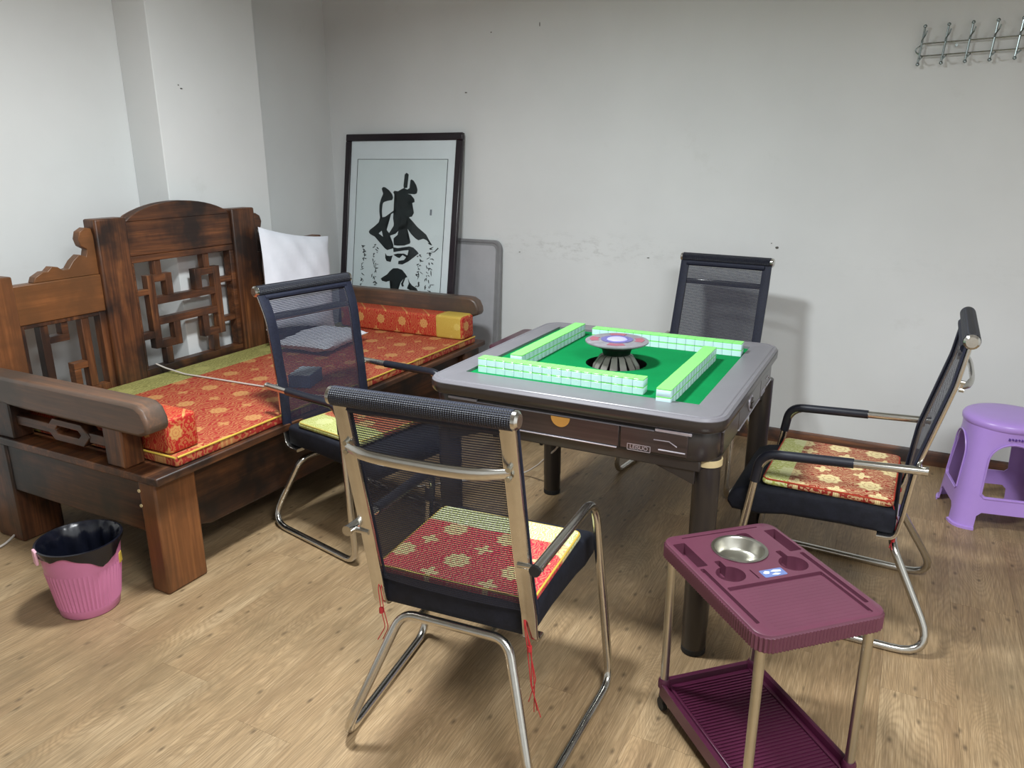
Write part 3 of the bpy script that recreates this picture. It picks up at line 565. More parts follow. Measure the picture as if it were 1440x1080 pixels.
# carcass
body = MB().loft([L2(0.024, 0.737, 0.085), L2(0.02, 0.728, 0.085), L2(0.018, 0.66, 0.085), L2(0.024, 0.652, 0.085), L2(0.05, 0.65, 0.085)]).build('carcass', M['tbl'], tb, smooth=40)
def side(k):
    """one side of the table; local frame: u along the side, depth d outwards"""
    hw, hd = ((TX1-TX0)/2, (TY1-TY0)/2) if k % 2 == 0 else ((TY1-TY0)/2, (TX1-TX0)/2)
    rot = Matrix.Rotation(k*pi/2, 4, 'Z')
    def place(o): o.matrix_basis = rot; return o
    D = -(hd-0.018)
    e = hw-0.095
    def bx_(u0, u1, z0, z1, proud, nm, mat, bev=0.002, par=tb):
        o = MB().box((u0, D+0.02, z0), (u1, D-proud, z1)).build(nm, M[mat], par, bev)
        if par is tb: place(o)
        return o
    bx_(-0.185, 0.185, 0.662, 0.727, 0.005, 'drawer_front', 'tblpanel')
    bx_(-e, -0.19, 0.662, 0.727, 0.005, 'end_panel', 'tblpanel'); ep = bx_(0.19, e, 0.662, 0.727, 0.005, 'end_panel', 'tblpanel')
    bx_(-0.29, 0.29, 0.729, 0.7365, -0.004, 'slot', 'tblblack', 0)
    bx_(-0.29, 0.29, 0.7265, 0.7285, 0.0065, 'trim_line', 'tbltop', 0)
    bx_(0.292, e+0.01, 0.727, 0.737, 0.006, 'trim_line', 'silver', 0.002); bx_(-e-0.01, -0.292, 0.727, 0.737, 0.006, 'trim_line', 'tbltop', 0.002)
    bx_(-0.18, 0.18, 0.6565, 0.6605, 0.007, 'trim_line', 'silver', 0.001)
    place(MB().box((-hw+0.06, D+0.012, 0.618), (hw-0.06, D+0.05, 0.652)).build('apron', M['tbl'], tb, 0.004))
    for s in (-1, 1):
        place(MB().prism([(s*(hw-0.075), 0.62), (s*(hw-0.20), 0.62), (s*(hw-0.075), 0.575)], 'y', D+0.018, D+0.036).build('corner_brace', M['tbl'], tb, 0.002))
    # chip tray outline on the right hand panel
    b = MB().tube([(0.29, D-0.006, 0.702), (0.335, D-0.006, 0.703), (0.358, D-0.006, 0.69)], 0.0016, 6); place(b.build('tray_outline', M['silver'], tb))
    place(MB().tube([(0.305, D-0.006, 0.674), (e-0.005, D-0.006, 0.674)], 0.0024, 6).build('tray_outline', M['silver'], tb))
    if k % 2 == 0:
        pts = [(0.031*cos(a), 0.724-0.031*sin(a)) for a in [pi*j/14 for j in range(15)]]
        place(MB().prism(pts, 'y', D-0.0045, D-0.0075).build('drawer_emblem', M['gold'], tb))
    else:
        o = MB().tube([(0, D-0.0045, 0.697), (0, D-0.0075, 0.697)], 0.028, 24); o = place(o.build('drawer_emblem', M['silver'], tb))
        b = MB()
        for a in range(5): b.tube([(0.006*cos(1.26*a), D-0.0074, 0.697+0.006*sin(1.26*a)), (0.02*cos(1.26*a), D-0.0085, 0.697+0.02*sin(1.26*a))], 0.005, 6)
        place(b.build('emblem_petal', M['tbl'], tb))
    # maker's plate with lettering
    cu = bpy.data.curves.new('logo_lettering', 'FONT'); cu.body = 'LEISUO'; cu.size = 0.017; cu.align_x = 'CENTER'; cu.align_y = 'CENTER'; cu.extrude = 0.0004
    cu.materials.append(M['silver']); t = bpy.data.objects.new('logo_lettering', cu); COL.objects.link(t); bpy.context.view_layer.update()
    me = bpy.data.meshes.new_from_object(t.evaluated_get(bpy.context.evaluated_depsgraph_get())); me.name = 'logo_lettering'; bpy.data.objects.remove(t)
    t = link('logo_lettering', me, None, tb, smooth=0)
    if not me.materials: me.materials.append(M['silver'])
    t.matrix_basis = rot @ Matrix.Translation((0.247, D-0.0056, 0.6685)) @ Matrix.Rotation(pi/2, 4, 'X')
    b = MB(); fz, fw, fh = 0.6685, 0.035, 0.0098
    for a0, a1, c0, c1 in ((-fw, fw, fh-0.0016, fh), (-fw, fw, -fh, -fh+0.0016), (-fw, -fw+0.0016, -fh, fh), (fw-0.0016, fw, -fh, fh)): b.box((0.247+a0, D-0.0048, fz+c0), (0.247+a1, D-0.0062, fz+c1))
    place(b.build('logo_border', M['silver'], tb))
for k in range(4): side(k)
LEGS = [(2.983, -2.003), (2.112, -2.003), (2.112, -1.145), (2.99, -1.145)]
for i, (lx, ly) in enumerate(LEGS):
    lg = MB().lathe([(0.033, 0.0), (0.037, 0.006), (0.037, 0.09), (0.0385, 0.095), (0.0385, 0.66)], 28, (lx-TCX, ly-TCY)).build('leg', M['tbl'], tb, smooth=40)
    MB().lathe([(0.034, 0.0), (0.0375, 0.003), (0.0375, 0.02), (0.036, 0.021)], 28, (lx-TCX, ly-TCY), (True, False)).build('foot_cap', M['rubber'], lg)
    if i == 0: MB().lathe([(0.0388, 0.629), (0.0425, 0.630), (0.0425, 0.648), (0.0388, 0.649)], 28, (lx-TCX, ly-TCY), (False, False)).build('tape_band', M['tape'], lg)['label'] = 'cream band at the top of the leg'

# mahjong tiles: 17 stacks of two on each side, every tile its own object
TWd, TDp, TTh, TG = 0.034, 0.046, 0.0240, 0.0038
def tile_mesh(nm, z0, z1, mat):
    o = MB().loft([rrect(-TWd/2+0.0001+i*0.5, TWd/2-0.0001-i*0.5, -TDp/2+i, TDp/2-i, 0.003, z, 2) for z, i in ((z0, 0.0005), (z0+0.0005, 0), (z1-0.0005, 0), (z1, 0.0005))]).build(nm, mat, smooth=30)
    me = o.data; bpy.data.objects.remove(o); return me
mw = tile_mesh('mahjong_tile', 0, TTh-TG, M['tilew']); mg = tile_mesh('green_back', TTh-TG, TTh, M['tileg'])
rows = [('near', (2.178, -1.898), (1, 0), 'front row', 'from the bed'),
        ('left', (2.274, -1.826), (0, 1), 'bed-side row', 'from the front'),
        ('far', (2.352, -1.296), (1, 0), 'wall-side row', 'from the bed'),
        ('right', (2.838, -1.985), (0, 1), 'trolley-side row', 'from the front')]
rt = random.Random(3)
for rn, st, d, where, fr in rows:
    a = 0 if d[0] else pi/2
    for lay in (0, 1):
        for i in range(17):
            jx, jy = rt.uniform(-0.0003, 0.0003), rt.uniform(-0.0004, 0.0004)
            px, py = st[0]+d[0]*(i+0.5)*TWd+(jy if d[1] else 0), st[1]+d[1]*(i+0.5)*TWd+(jy if d[0] else 0)
            o = bpy.data.objects.new('mahjong_tile', mw); COL.objects.link(o); o.location = (px, py, 0.7783+lay*(TTh+0.0004)); o.rotation_euler.z = a+rt.uniform(-0.004, 0.004)
            tag(o, 'green-backed mahjong tile, %s layer of the %s, %s %s' % ('upper' if lay else 'lower', where, ordinal(i), fr), 'tile', 'mahjong tiles in the %s' % where)
            g = bpy.data.objects.new('green_back', mg); COL.objects.link(g); g.parent = o

# ------------------------------------------------------------------ chairs
CH = {
 'A': (dict(w=.446, ws=.416, wa=.494, wx=.237, bt=.318, ht=.968, bc=.292, hc=.844, b0=.198, h0=.373, ba=.239, ha=.599, af=.14, haf=.572, ff=.167, rf=.282, xr=.197, hx=.341, wf=.612, wr=.542, wb=.486), (2.515, -2.481, .075)),
 'B': (dict(w=.454, ws=.424, wa=.52, wx=.263, bt=.316, ht=.986, bc=.298, hc=.853, b0=.213, h0=.361, ba=.235, ha=.596, af=.175, haf=.551, ff=.255, rf=.32, xr=.207, hx=.298, wf=.569, wr=.531, wb=.498), (3.295, -1.452, 1.546)),
 'C': (dict(w=.463, ws=.413, wa=.524, wx=.282, bt=.32, ht=.978, bc=.277, hc=.87, b0=.232, h0=.364, ba=.247, ha=.609, af=.15, haf=.601, ff=.2, rf=.282, xr=.213, hx=.284, wf=.548, wr=.512, wb=.496), (1.561, -1.769, -1.751)),
 'D': (dict(w=.445, ws=.421, wa=.508, wx=.257, bt=.332, ht=.992, bc=.309, hc=.875, b0=.208, h0=.374, ba=.239, ha=.602, af=.155, haf=.573, ff=.216, rf=.308, xr=.195, hx=.323, wf=.539, wr=.518, wb=.493), (2.601, -.619, 3.023)),
}
LBL = {'A': 'black mesh and chrome armchair in front with its back to the viewer',
       'B': 'black mesh armchair seen from its side beside the lilac stool',
       'C': 'black mesh and chrome armchair between the red day bed and the table',
       'D': 'black mesh armchair behind the table against the white wall'}
def chair(key):
    d, (X, Y, th) = CH[key]
    c = thing('mesh_armchair', LBL[key], 'chair', (X, Y, 0), th, 'mesh armchairs round the mahjong table')
    w, ws = d['w'], d['ws']
    # back stiles: flat chrome bars with a J foot running under the seat
    prof = [(-d['bt'], d['ht']-0.004), (-d['bc'], d['hc']), (-d['ba'], d['ha']), (-d['b0']-0.006, d['h0']+0.075), (-d['b0']+0.006, d['h0']-0.004), (-0.155, d['h0']-0.006)]
    wid = [w/2-0.02, (w+ws)/4-0.012, ws/2-0.004, ws/2, ws/2, ws/2]
    for s in (-1, 1):
        path = fillet([(s*wid[i], p[0], p[1]) for i, p in enumerate(prof)], [0.3, 0.25, 0.3, 0.05], 6)
        MB().tube(path, 0, flat=(0.019, 0.006)).build('back_stile', M['chrome'], c, smooth=40)
        fp = fillet([(s*(wid[i]), p[0]+0.010, p[1]) for i, p in enumerate(prof[:4])], [0.3, 0.25], 6)
        MB().tube(fp, 0, flat=(0.021, 0.0028)).build('mesh_border', M['border'], c, smooth=40)
    # mesh panel
    pp = fillet([(wid[i], p[0]+0.0085, p[1]) for i, p in enumerate(prof[:4])], [0.3, 0.25], 8); vs = []; fs = []; nx = 12
    for q in pp:
        for i in range(nx+1):
            u = 2*i/nx-1; vs.append((u*(q.x+0.012), q.y-0.012*(1-u*u), q.z))
    for j in range(len(pp)-1):
        for i in range(nx): k = j*(nx+1)+i; fs.append((k, k+1, k+nx+2, k+nx+1))
    MB().add(vs, fs).build('mesh_back', M['mesh'], c, smooth=60)
    # top roll and caps
    rl = MB().tube([(-w/2+0.006, -d['bt'], d['ht']), (w/2-0.006, -d['bt'], d['ht'])], 0.0225, 20).build('head_roll', M['roll'], c)
    for s in (-1, 1):
        MB().tube([(s*(w/2-0.008), -d['bt'], d['ht']), (s*(w/2+0.003), -d['bt'], d['ht']), (s*(w/2+0.008), -d['bt'], d['ht'])], [0.021, 0.021, 0.015], 18).build('end_cap', M['chrome'], rl)
    MB().tube([(0, 0, 0)]*0 or [(-w/2+0.03, -d['bt']+0.012, d['ht']-0.026), (w/2-0.03, -d['bt']+0.012, d['ht']-0.026)], 0.013, 10).build('roll_hem', M['border'], rl)
    # crossbar, bowed rearwards, flattened and bolted at the ends
    wc = (w+ws)/4-0.012; path = []
    for i in range(17):
        u = 2*i/16-1; path.append((u*(wc), -d['bc']-0.013-0.03*(1-u**4), d['hc']-0.004*(1-u*u)))
    loops = []
    for i, q in enumerate(path):
        u = abs(2*i/16-1); hh = 0.015 if u < 0.8 else 0.012; hdp = 0.007 if u < 0.85 else 0.004
        loops.append([(q[0], q[1]+hdp*cos(a), q[2]+hh*sin(a)) for a in [2*pi*k/12 for k in range(12)]])
    cb = MB().loft(loops).build('crossbar', M['chrome'], c, smooth=60)
    for s in (-1, 1):
        for dz in (-0.011, 0.011): MB().tube([(s*(wc-0.002), -d['bc']-0.008, d['hc']+dz), (s*(wc-0.002), -d['bc']-0.02, d['hc']+dz-0.001)], 0.006, 10).build('bolt', M['steel'], cb)
    # one bent tube: arm, front leg, floor runner, rear riser, seat cross piece, and back the other side
    R = 0.0125
    half = [(d['wb']/2+0.002, -d['ba']-0.025, d['ha']+0.004), (d['wa']/2+0.004, d['af']+0.024, d['haf']+0.022), (d['wf']/2, d['ff']+0.022, R+0.0005), (d['wr']/2, -d['rf']-0.045, R+0.0005), (d['wx']/2+0.03, -d['xr']+0.006, d['hx']+0.012)]
    full = [(-p[0], p[1], p[2]) for p in half]+half[::-1]
    path = fillet(full, [0.085, 0.06, 0.075, 0.06, 0.06, 0.075, 0.06, 0.085], 8)
    MB().tube(path, R, 12).build('base_tube', M['chrome'], c, smooth=50)
    for s in (-1, 1):
        # black sleeve over the arm
        if not (key == 'A' and s == 1):
            a0, a1, a2 = [Vector((s*p[0], p[1], p[2])) for p in half[:3]]
            st = a0+(a1-a0)*(0.42 if key in 'BD' else 0.30); en = a1+(a2-a1)*0.17
            MB().tube(fillet([st, a1, en], 0.085, 8), 0.0155, 12).build('arm_pad', M['blackvinyl'], c, smooth=50)
        a0 = Vector((s*half[0][0], half[0][1], half[0][2]))
        MB().tube([a0+Vector((0, -0.004, 0)), a0+Vector((0, 0.004, 0))], 0.0135, 12).build('tube_cap', M['rubber'] if key == 'A' and s == 1 else M['chrome'], c)
        MB().tube([(s*(ws/2-0.012), -d['ba']-0.006, d['ha']), (s*(d['wb']/2+0.014), -d['ba']-0.006, d['ha']+0.002)], 0.007, 10).build('arm_bolt', M['chrome'], c)
    # seat pad with drooping front edge, pan below
    zt, zb = d['h0']+0.083, d['h0']-0.001
    loops = []
    y0s = -d['b0']+0.010; yy = [(y0s, 0.010), (y0s+0.006, 0.0), (-0.05, -0.004), (0.12, 0.0), (0.20, 0.004), (0.255, 0.014), (0.285, 0.03), (0.302, 0.05)]
    for (y, dr) in yy:
        sh = 0.006 if y < y0s+0.003 or y > 0.29 else 0
        t1, b1 = zt-dr, zb+0.0-(0.02 if y > 0.1 else 0)*min(1, (y-0.1)/0.1) if y > 0.1 else zb
        if y > 0.29: t1 -= 0.006; b1 += 0.016
        if y < y0s+0.003: t1 -= 0.01; b1 += 0.012
        hw = ws/2+0.004-sh+(0.008 if y > 0 else 0)*min(1, max(0, y)/0.1)
        L = []
        for k in range(4):
            cx, cz = ((1, 1), (-1, 1), (-1, -1), (1, -1))[k]; rr = 0.018
            for j in range(4):
                an = k*pi/2+j*pi/6; L.append((cx*(hw-rr)+rr*cos(an), y, (t1-rr if cz > 0 else b1+rr)+rr*sin(an)))
        loops.append(L)
    MB().loft(loops).build('seat_pad', M['blackcloth'], c, smooth=50)
    MB().prism([(-0.17, zb-0.001), (0.16, zb-0.003), (0.13, zb-0.028), (-0.12, zb-0.028)], 'x', -0.15, 0.15).build('seat_pan', M['pan'], c, 0.004)
    for s in (-1, 1):   # struts that tie the pan to the tube
        MB().tube([(s*0.10, -0.06, zb-0.02), (s*0.10, -d['xr']+0.0, d['hx']+0.012)], 0.009, 8).build('seat_strut', M['chrome'], c)
    return c, zt
def seat_cushion(key, zt, mat, label, half, y0, y1, ties, pipe):
    d, (X, Y, th) = CH[key]
    q = thing('seat_cushion', label, 'cushion', (X+cos(th)*0-sin(th)*(y0+y1)/2, Y+sin(th)*0+cos(th)*(y0+y1)/2, zt+0.002), th, 'brocade seat cushions')
    hy = (y1-y0)/2
    o = cushion('cover', -half, half, -hy, hy, 0.0, 0.027, M[mat], 0.013, q)
    MB().tube(rrect(-half+0.003, half-0.003, -hy+0.003, hy-0.003, 0.02, 0.0215, 5), 0.0032, 6, closed=True).build('piping', pipe, q)
    for (tx, drop, dx) in ties:
        b = MB()
        for k in range(4 if drop > 0.15 else 2):
            rr = random.Random(k*7+int(tx*100)); x0 = tx+rr.uniform(-0.006, 0.006); y00 = -hy-0.004
            z0 = 0.008; zm = 0.027-0.028-0.10
            L = drop*(0.75+0.25*rr.random())
            b.tube(fillet([(x0, y00+0.006, z0), (x0+dx*0.3, y00-0.012, -0.035), (x0+dx*0.7+rr.uniform(-.006, .006), y00-0.008, -0.10), (x0+dx+rr.uniform(-0.014, 0.014), y00-0.004, -0.10-L*0.55), (x0+dx+rr.uniform(-0.02, 0.02), y00-0.004+rr.uniform(-.01, .01), -0.10-L)], 0.03, 4), 0.0013, 5)
        b.tube([(tx+dx*0.7, y00-0.008, -0.094), (tx+dx*0.7, y00-0.008, -0.108)], 0.006, 8); b.build('tie_cord', M['red'], q)
    return q
cA, zA = chair('A'); cB, zB = chair('B'); cC, zC = chair('C'); cD, zD = chair('D')
seat_cushion('A', zA, 'cushA', 'crimson brocade seat cushion with pale green band on the front chair', 0.215, -0.195, 0.175, [(0.19, 0.20, 0.03), (-0.2, 0.10, -0.0)], M['yellow'])
seat_cushion('B', zB, 'cushB', 'orange red cushion with cream medallions on the chair beside the stool', 0.212, -0.19, 0.20, [(0.20, 0.03, 0.01), (-0.20, 0.03, -0.01)], plain('red_piping', (176, 62, 40), 0.6))
seat_cushion('C', zC, 'cushC', 'rust brocade cushion with yellow green edge on chair by the bed', 0.205, -0.165, 0.20, [], plain('olive_piping', (176, 156, 76), 0.6))

# ------------------------------------------------------------------ serving trolleys
def ribbed(x0, x1, y0, y1, r, z, amp, ins=0):
    """rounded rectangle outline with fine vertical flutes"""
    base = []
    for p in fillet_loop(x0, x1, y0, y1, r): base.append(p)
    n = len(base); out = []
    for i in range(n):
        a, b = base[i-1], base[(i+1) % n]; tx, ty = b[0]-a[0], b[1]-a[1]; l = sqrt(tx*tx+ty*ty); nx, ny = ty/l, -tx/l
        k = (amp if (i % 2) else 0)-ins; out.append((base[i][0]+nx*k, base[i][1]+ny*k, z))
    return out
def fillet_loop(x0, x1, y0, y1, r, step=0.0046):
    pts = []
    def seg(a, b):
        n = max(2, int(round(sqrt((b[0]-a[0])**2+(b[1]-a[1])**2)/step))); n += n % 2
        for i in range(n): pts.append((a[0]+(b[0]-a[0])*i/n, a[1]+(b[1]-a[1])*i/n))
    def arc(cx, cy, a0):
        n = max(4, int(round(r*pi/2/step))); n += n % 2
        for i in range(n): a = a0+pi/2*i/n; pts.append((cx+r*cos(a), cy+r*sin(a)))
    arc(x1-r, y1-r, 0); seg((x1-r, y1), (x0+r, y1)); arc(x0+r, y1-r, pi/2); seg((x0, y1-r), (x0, y0+r)); arc(x0+r, y0+r, pi); seg((x0+r, y0), (x1-r, y0)); arc(x1-r, y0+r, 3*pi/2); seg((x1, y0+r), (x1, y1-r))
    return pts
def trolley(label, loc, rz, detail=True):
    t = thing('serving_trolley', label, 'trolley', loc, rz, 'plum plastic serving trolleys')
    W, L, Z, H = 0.331/2, 0.458/2, 0.522, 0.044; a = 0.0034
    o = MB().loft([ribbed(-W+a, W-a, -L+a, L-a, 0.036, Z-H, a, 0.002), ribbed(-W+a, W-a, -L+a, L-a, 0.036, Z-H+0.002, a), ribbed(-W+a, W-a, -L+a, L-a, 0.036, Z-0.008, a), ribbed(-W+a, W-a, -L+a, L-a, 0.036, Z-0.006, 0), ribbed(-W+a, W-a, -L+a, L-a, 0.036, Z-0.002, 0, 0.001), ribbed(-W+a, W-a, -L+a, L-a, 0.036, Z, 0, 0.005)]).build('top_tray', M['plum'], t, smooth=30)
    if detail:
        def cyl(x, y, r, dep): return MB().lathe([(r*0.93, Z-dep), (r, Z-dep+0.006), (r, Z+0.01)], 32, (x, y)).build('cut', None)
        def rr_(x0, x1, y0, y1, dep, r=0.004): return MB().loft([rrect(x0, x1, y0, y1, r, Z-dep, 3), rrect(x0, x1, y0, y1, r, Z+0.01, 3)]).build('cut', None)
        cut = [rr_(-0.151, -0.117, 0.064, 0.182, 0.030), rr_(0.117, 0.151, 0.066, 0.182, 0.030), rr_(-0.146, -0.134, -0.178, 0.055, 0.010), rr_(0.134, 0.146, -0.178, 0.055, 0.010),
               rr_(-0.128, 0.128, -0.212, -0.036, 0.0045), rr_(-0.128, 0.128, -0.045, -0.036, 0.009), rr_(-0.112, 0.112, 0.202, 0.207, 0.004, 0.001), rr_(0.122, 0.128, -0.20, -0.045, 0.008, 0.001),
               cyl(-0.086, 0.014, 0.035, 0.038), cyl(0.088, 0.014, 0.035, 0.038), rr_(-0.094, -0.078, 0.03, 0.078, 0.03), rr_(0.080, 0.096, 0.03, 0.078, 0.03), cyl(0, 0.112, 0.0655, 0.036),
               rr_(0.03, 0.068, 0.135, 0.185, 0.02, 0.012), rr_(-0.034, -0.030, -0.022, 0.018, 0.006, 0.001)]
        carve(o, cut)
        MB().loft([rrect(-0.0165, 0.045, -0.025, 0.006, 0.004, Z+z, 3) for z in (0.0, 0.0008)]).build('sticker', M['sticker'], t)['label'] = 'small blue and white sticker'
        b = MB()
        for q in ([(-0.011, -0.006), (-0.002, 0.001), (0.008, -0.004), (0.002, -0.012), (-0.008, -0.011)], [(0.01, -0.004), (0.022, 0.001), (0.038, -0.003), (0.036, -0.010), (0.02, -0.008)], [(0.006, -0.017), (0.018, -0.013), (0.03, -0.018), (0.02, -0.021)]): b.prism(q, 'z', Z+0.0007, Z+0.0012)
        b.build('sticker_mark', M['stickerw'], t)
        b = MB()
        for k in range(14): b.box((-0.108, -0.203+k*0.0115, Z-0.0050), (0.108, -0.2005+k*0.0115, Z-0.0043))
        b.build('tray_ribs', M['plum'], t)
    # shelf with raised rim and fine ribs
    w2, l2, zb = 0.308/2, 0.425/2, 0.093
    sh = MB().loft([rrect(-w2+0.004, w2-0.004, -l2+0.004, l2-0.004, 0.02, 0.05, 5), rrect(-w2, w2, -l2, l2, 0.022, 0.054, 5), rrect(-w2, w2, -l2, l2, 0.022, zb, 5), rrect(-w2+0.006, w2-0.006, -l2+0.006, l2-0.006, 0.018, zb+0.001, 5), rrect(-w2+0.012, w2-0.012, -l2+0.012, l2-0.012, 0.014, zb-0.001, 5), rrect(-w2+0.016, w2-0.016, -l2+0.016, l2-0.016, 0.012, zb-0.016, 5)]).build('shelf', M['plumdark'], t, smooth=35)
    for k in range(36):
        y = -l2+0.03+k*(2*l2-0.06)/35; MB().box((-w2+0.034, y-0.0022, zb-0.0165), (w2-0.034, y+0.0022, zb-0.0128)).build('shelf_rib', M['plumdark'], sh, 0)
    for sx in (-1, 1):
        MB().box((sx*(w2-0.032), -l2+0.022, zb-0.0165), (sx*(w2-0.024), l2-0.022, zb-0.010)).build('shelf_rib', M['plumdark'], sh, 0.002)
        for sy in (-1, 1):
            x, y = sx*(w2-0.014), sy*(l2-0.016)
            MB().tube([(x, y, zb-0.03), (x, y, Z-H+0.004)], 0.0115, 14).build('post', M['steel'], t)
            MB().lathe([(0.017, zb-0.014), (0.017, zb+0.004), (0.0135, zb+0.012)], 18, (x, y)).build('post_socket', M['plumdark'], t)
            cs = MB().box((x-0.009, y-0.012, 0.03), (x+0.009, y+0.012, 0.052)).build('caster', M['rubber'], t, 0.003)
            MB().tube([(x-0.007, y+0.004, 0.0185), (x+0.007, y+0.004, 0.0185)], 0.0185, 16).build('wheel', M['rubber'], cs, 0.002)
    return t
trolley('plum serving trolley with cup holes and ribbed shelf in the right foreground', (3.213, -2.352, 0), 0.764)
trolley('plum serving trolley half hidden behind the table between bed and wall', (1.675, -0.44, 0), 0.02, False)
# steel bowl resting in the trolley hole
c_, s_ = cos(0.764), sin(0.764)
bw = MB().lathe([(0.001, 0.0), (0.048, 0.0005), (0.0565, 0.007), (0.0605, 0.034), (0.063, 0.0365), (0.0695, 0.0368), (0.070, 0.0385), (0.062, 0.0385), (0.0585, 0.034), (0.0545, 0.009), (0.047, 0.003), (0.001, 0.0025)], 40).build('steel_bowl', M['steel'], None, smooth=50, loc=(3.213+c_*0-s_*0.112, -2.352+s_*0+c_*0.112, 0.4866))
tag(bw, 'round steel bowl set into the hole of the plum trolley top', 'bowl')

# ------------------------------------------------------------------ lilac stool
st = thing('plastic_stool', 'lilac moulded plastic stool standing by the back wall at right', 'stool', (3.875, -0.50, 0), 0.17)
prof = [(0.002, 0.461), (0.06, 0.4605), (0.12, 0.459), (0.148, 0.455), (0.158, 0.449), (0.163, 0.44), (0.162, 0.425), (0.158, 0.420), (0.154, 0.425), (0.15, 0.44), (0.14, 0.446), (0.002, 0.449)]
MB().lathe(prof, 56).build('seat', M['lilac'], st, smooth=50)
loops = []
def blend(tt, half, z):
    L = []; N = 64
    for i in range(N):
        a = 2*pi*(i+0.5)/N; r0 = 0.157
        c, s = cos(a), sin(a); p = 5.5; sq_ = half/((abs(c)**p+abs(s)**p)**(1/p)); r = r0*(1-tt)+sq_*tt
        L.append((r*c, r*s, z))
    return L
for z, tt, h in ((0.43, 0.0, 0.15), (0.41, 0.15, 0.149), (0.37, 0.5, 0.147), (0.30, 0.85, 0.152), (0.2, 1.0, 0.161), (0.10, 1.0, 0.170), (0.012, 1.0, 0.178), (0.01, 1.0, 0.186), (0.0, 1.0, 0.186)): loops.append(blend(tt, h, z))
body = MB().loft(loops, (False, False)).build('leg_shell', M['lilac'], st, smooth=50)
m = body.modifiers.new('thick', 'SOLIDIFY'); m.thickness = 0.0055; m.offset = -1
def arch_poly(w0, w1, z0, z1):
    P = [(-w0, z0+0.012), (-w0+0.012, z0), (w0-0.012, z0), (w0, z0+0.012)]
    for k in range(13): a = pi*k/12; P.append((w1*cos(a), z1-w1+w1*sin(a)))
    return P
cut = []
for ax in 'xy':
    for z0, z1, w0, w1 in ((0.145, 0.368, 0.088, 0.080), (-0.03, 0.08, 0.098, 0.03)):
        if z0 < 0: poly = [(-0.104, -0.03), (0.104, -0.03), (0.097, 0.06), (0.08, 0.077), (-0.08, 0.077), (-0.097, 0.06)]
        else: poly = arch_poly(w0, w1, z0, z1)
        cut.append(MB().prism(poly, ax, -0.3, 0.3).build('cut', None))
carve(body, cut)
# raised rib around each window and corner flutes
for k in range(4):
    P = arch_poly(0.093, 0.085, 0.139, 0.374); rib = []
    for (u, z) in P:
        tt = max(0, min(1, (0.30-z)/0.1)); fl_ = 0.1785-(0.0265*(z/0.30) if z < 0.30 else 0.0265)
        rib.append((u, -(fl_ if z < 0.30 else 0.152+0.001*(z-0.3)/0.07)-0.0005, z))
    o = MB().tube(rib, 0.0035, 6, closed=True).build('window_rib', M['lilac'], st); o.rotation_euler.z = k*pi/2
mk = MB()
for k in range(6): mk.prism([(-0.03+k*0.011, 0.392+0.004*(k % 2)), (-0.023+k*0.011, 0.390), (-0.022+k*0.011, 0.398), (-0.028+k*0.011, 0.401)], 'y', -0.1535, -0.158)
mk.build('ink_stamp', plain('stamp_violet', (84, 50, 130), 0.6), st)

# ------------------------------------------------------------------ bin
bn = thing('waste_bin', 'pink ribbed plastic bin with black liner in front of the bed leg', 'bin', (1.079, -2.70, 0))
NB = 104; loops = []
for z, r, am in ((0.0, 0.088, 0), (0.004, 0.092, 0), (0.03, 0.096, 0.0), (0.035, 0.0965, 0.0024), (0.165, 0.1140, 0.0024), (0.172, 0.1145, 0), (0.243, 0.123, 0), (0.246, 0.128, 0), (0.252, 0.129, 0), (0.253, 0.125, 0), (0.03, 0.092, 0), (0.008, 0.086, 0)):
    loops.append([((r+am*cos(i*pi*0.9999))*cos(2*pi*i/NB), (r+am*cos(i*pi))*sin(2*pi*i/NB), z) for i in range(NB)])
MB().loft(loops, (True, True)).build('bucket', M['pink'], bn, smooth=40)
rb = random.Random(21); NB = 90; loops = []
hem = [0.022+0.006*sin(3*2*pi*i/NB+1.0)+0.003*sin(8*2*pi*i/NB) for i in range(NB)]
for i in range(NB):
    a = 2*pi*i/NB; da = (a+0.08+pi) % (2*pi)-pi            # a long loose corner towards the room
    hem[i] += 0.048*max(0, 1-abs(da)/0.8)**1.3; dl = (a-3.75+pi) % (2*pi)-pi; hem[i] *= 1-0.75*max(0, 1-abs(dl)/0.5)
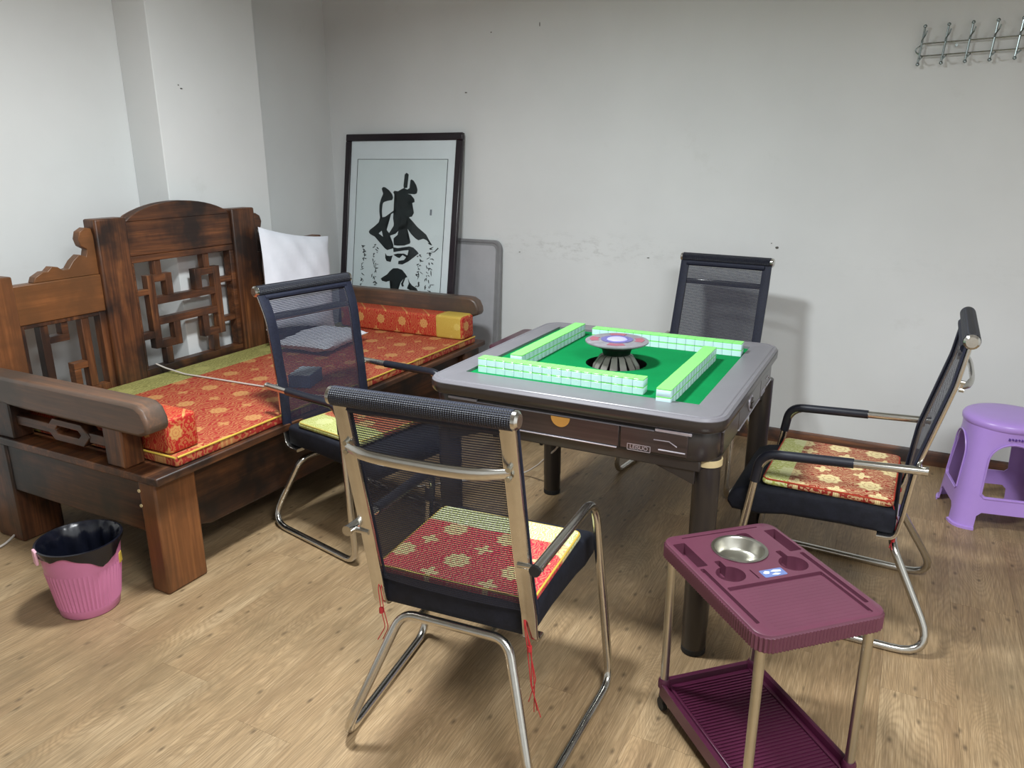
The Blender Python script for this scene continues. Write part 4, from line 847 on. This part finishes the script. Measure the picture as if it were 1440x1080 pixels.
for k, (fz, rr, wob) in enumerate(((1.0, 0.1295, 0.004), (0.66, 0.131, 0.003), (0.33, 0.1315, 0.0015), (0.0, 0.132, 0.0), (-1, 0.1255, 0.0), (-2, 0.120, 0.004), (-3, 0.113, 0.009), (-4, 0.105, 0.012), (-5, 0.095, 0.012), (-6, 0.088, 0.008), (-7, 0.05, 0.006))):
    L = []
    for i in range(NB):
        a = 2*pi*i/NB; z = 0.259-hem[i]*fz if fz >= 0 else (0.259, 0.2600, 0.248, 0.215, 0.17, 0.10, 0.05, 0.028)[int(-fz)]
        r = (rr-(hem[i]*fz*0.12 if fz > 0 else 0))+wob*sin(9*a+k*1.3)*sin(4*a+k)+wob*0.5*sin(23*a+2*k)+(0.0035*sin(17*a-1.7*k)*sin(31*a+k) if fz < -1 else 0)
        if fz > 0: r = max(r, 0.1305 if z > 0.243 else 0.1275-(0.245-z)*0.12)
        if fz < -1: r = min(r, 0.0895+(z-0.03)*0.145-0.004+min(0, wob*sin(13*a+k)))
        L.append((r*cos(a), r*sin(a), z+wob*0.5*sin(11*a+k)))
    loops.append(L)
MB().loft(loops, (False, True)).build('bin_liner', M['bag'], bn, smooth=50)
lz = [(0.132, 0.262), (0.136, 0.258), (0.137, 0.226), (0.133, 0.222)]
o = MB().box((0.127, -0.016, 0.212), (0.1365, 0.016, 0.2625)).build('rim_tab', plain('tab_pink', (222, 170, 186), 0.5), bn, 0.003); o.rotation_euler.z = radians(252)
o['label'] = 'pale pink tab on the rim'
o = MB().box((0.1125, -0.012, 0.155), (0.1185, 0.012, 0.192)).build('bin_sticker', M['yellow'], bn, 0.002); o.rotation_euler.z = radians(40)

# ------------------------------------------------------------------ cords
o = MB().tube(fillet([(0.30, -1.735, 0.53), (0.345, -1.722, 0.512), (0.47, -1.717, 0.4965), (0.646, -1.708, 0.4955), (0.86, -1.701, 0.4955), (1.02, -1.693, 0.4955), (1.235, -1.70, 0.4965), (1.305, -1.66, 0.492), (1.325, -1.64, 0.44), (1.35, -1.58, 0.14), (1.45, -1.48, 0.008), (1.70, -1.22, 0.006), (1.912, -1.029, 0.006), (2.02, -1.10, 0.10), (2.15, -1.20, 0.235), (2.30, -1.34, 0.42), (2.36, -1.42, 0.60)], 0.12, 6), 0.0042, 8).build('power_cord', M['cord'], None, smooth=60)
tag(o, 'pale power cord running over the red mattress and under the table', 'cord', 'loose cords')
o = MB().tube(fillet([(0.31, -3.4, 0.005), (0.383, -2.70, 0.005), (0.40, -2.60, 0.008), (0.30, -2.42, 0.03), (0.25, -2.2, 0.22)], 0.12, 6), 0.0045, 8).build('power_cord', M['cord'], None, smooth=60)
tag(o, 'pale cord trailing on the floor from beneath the bed beside the bin', 'cord', 'loose cords')
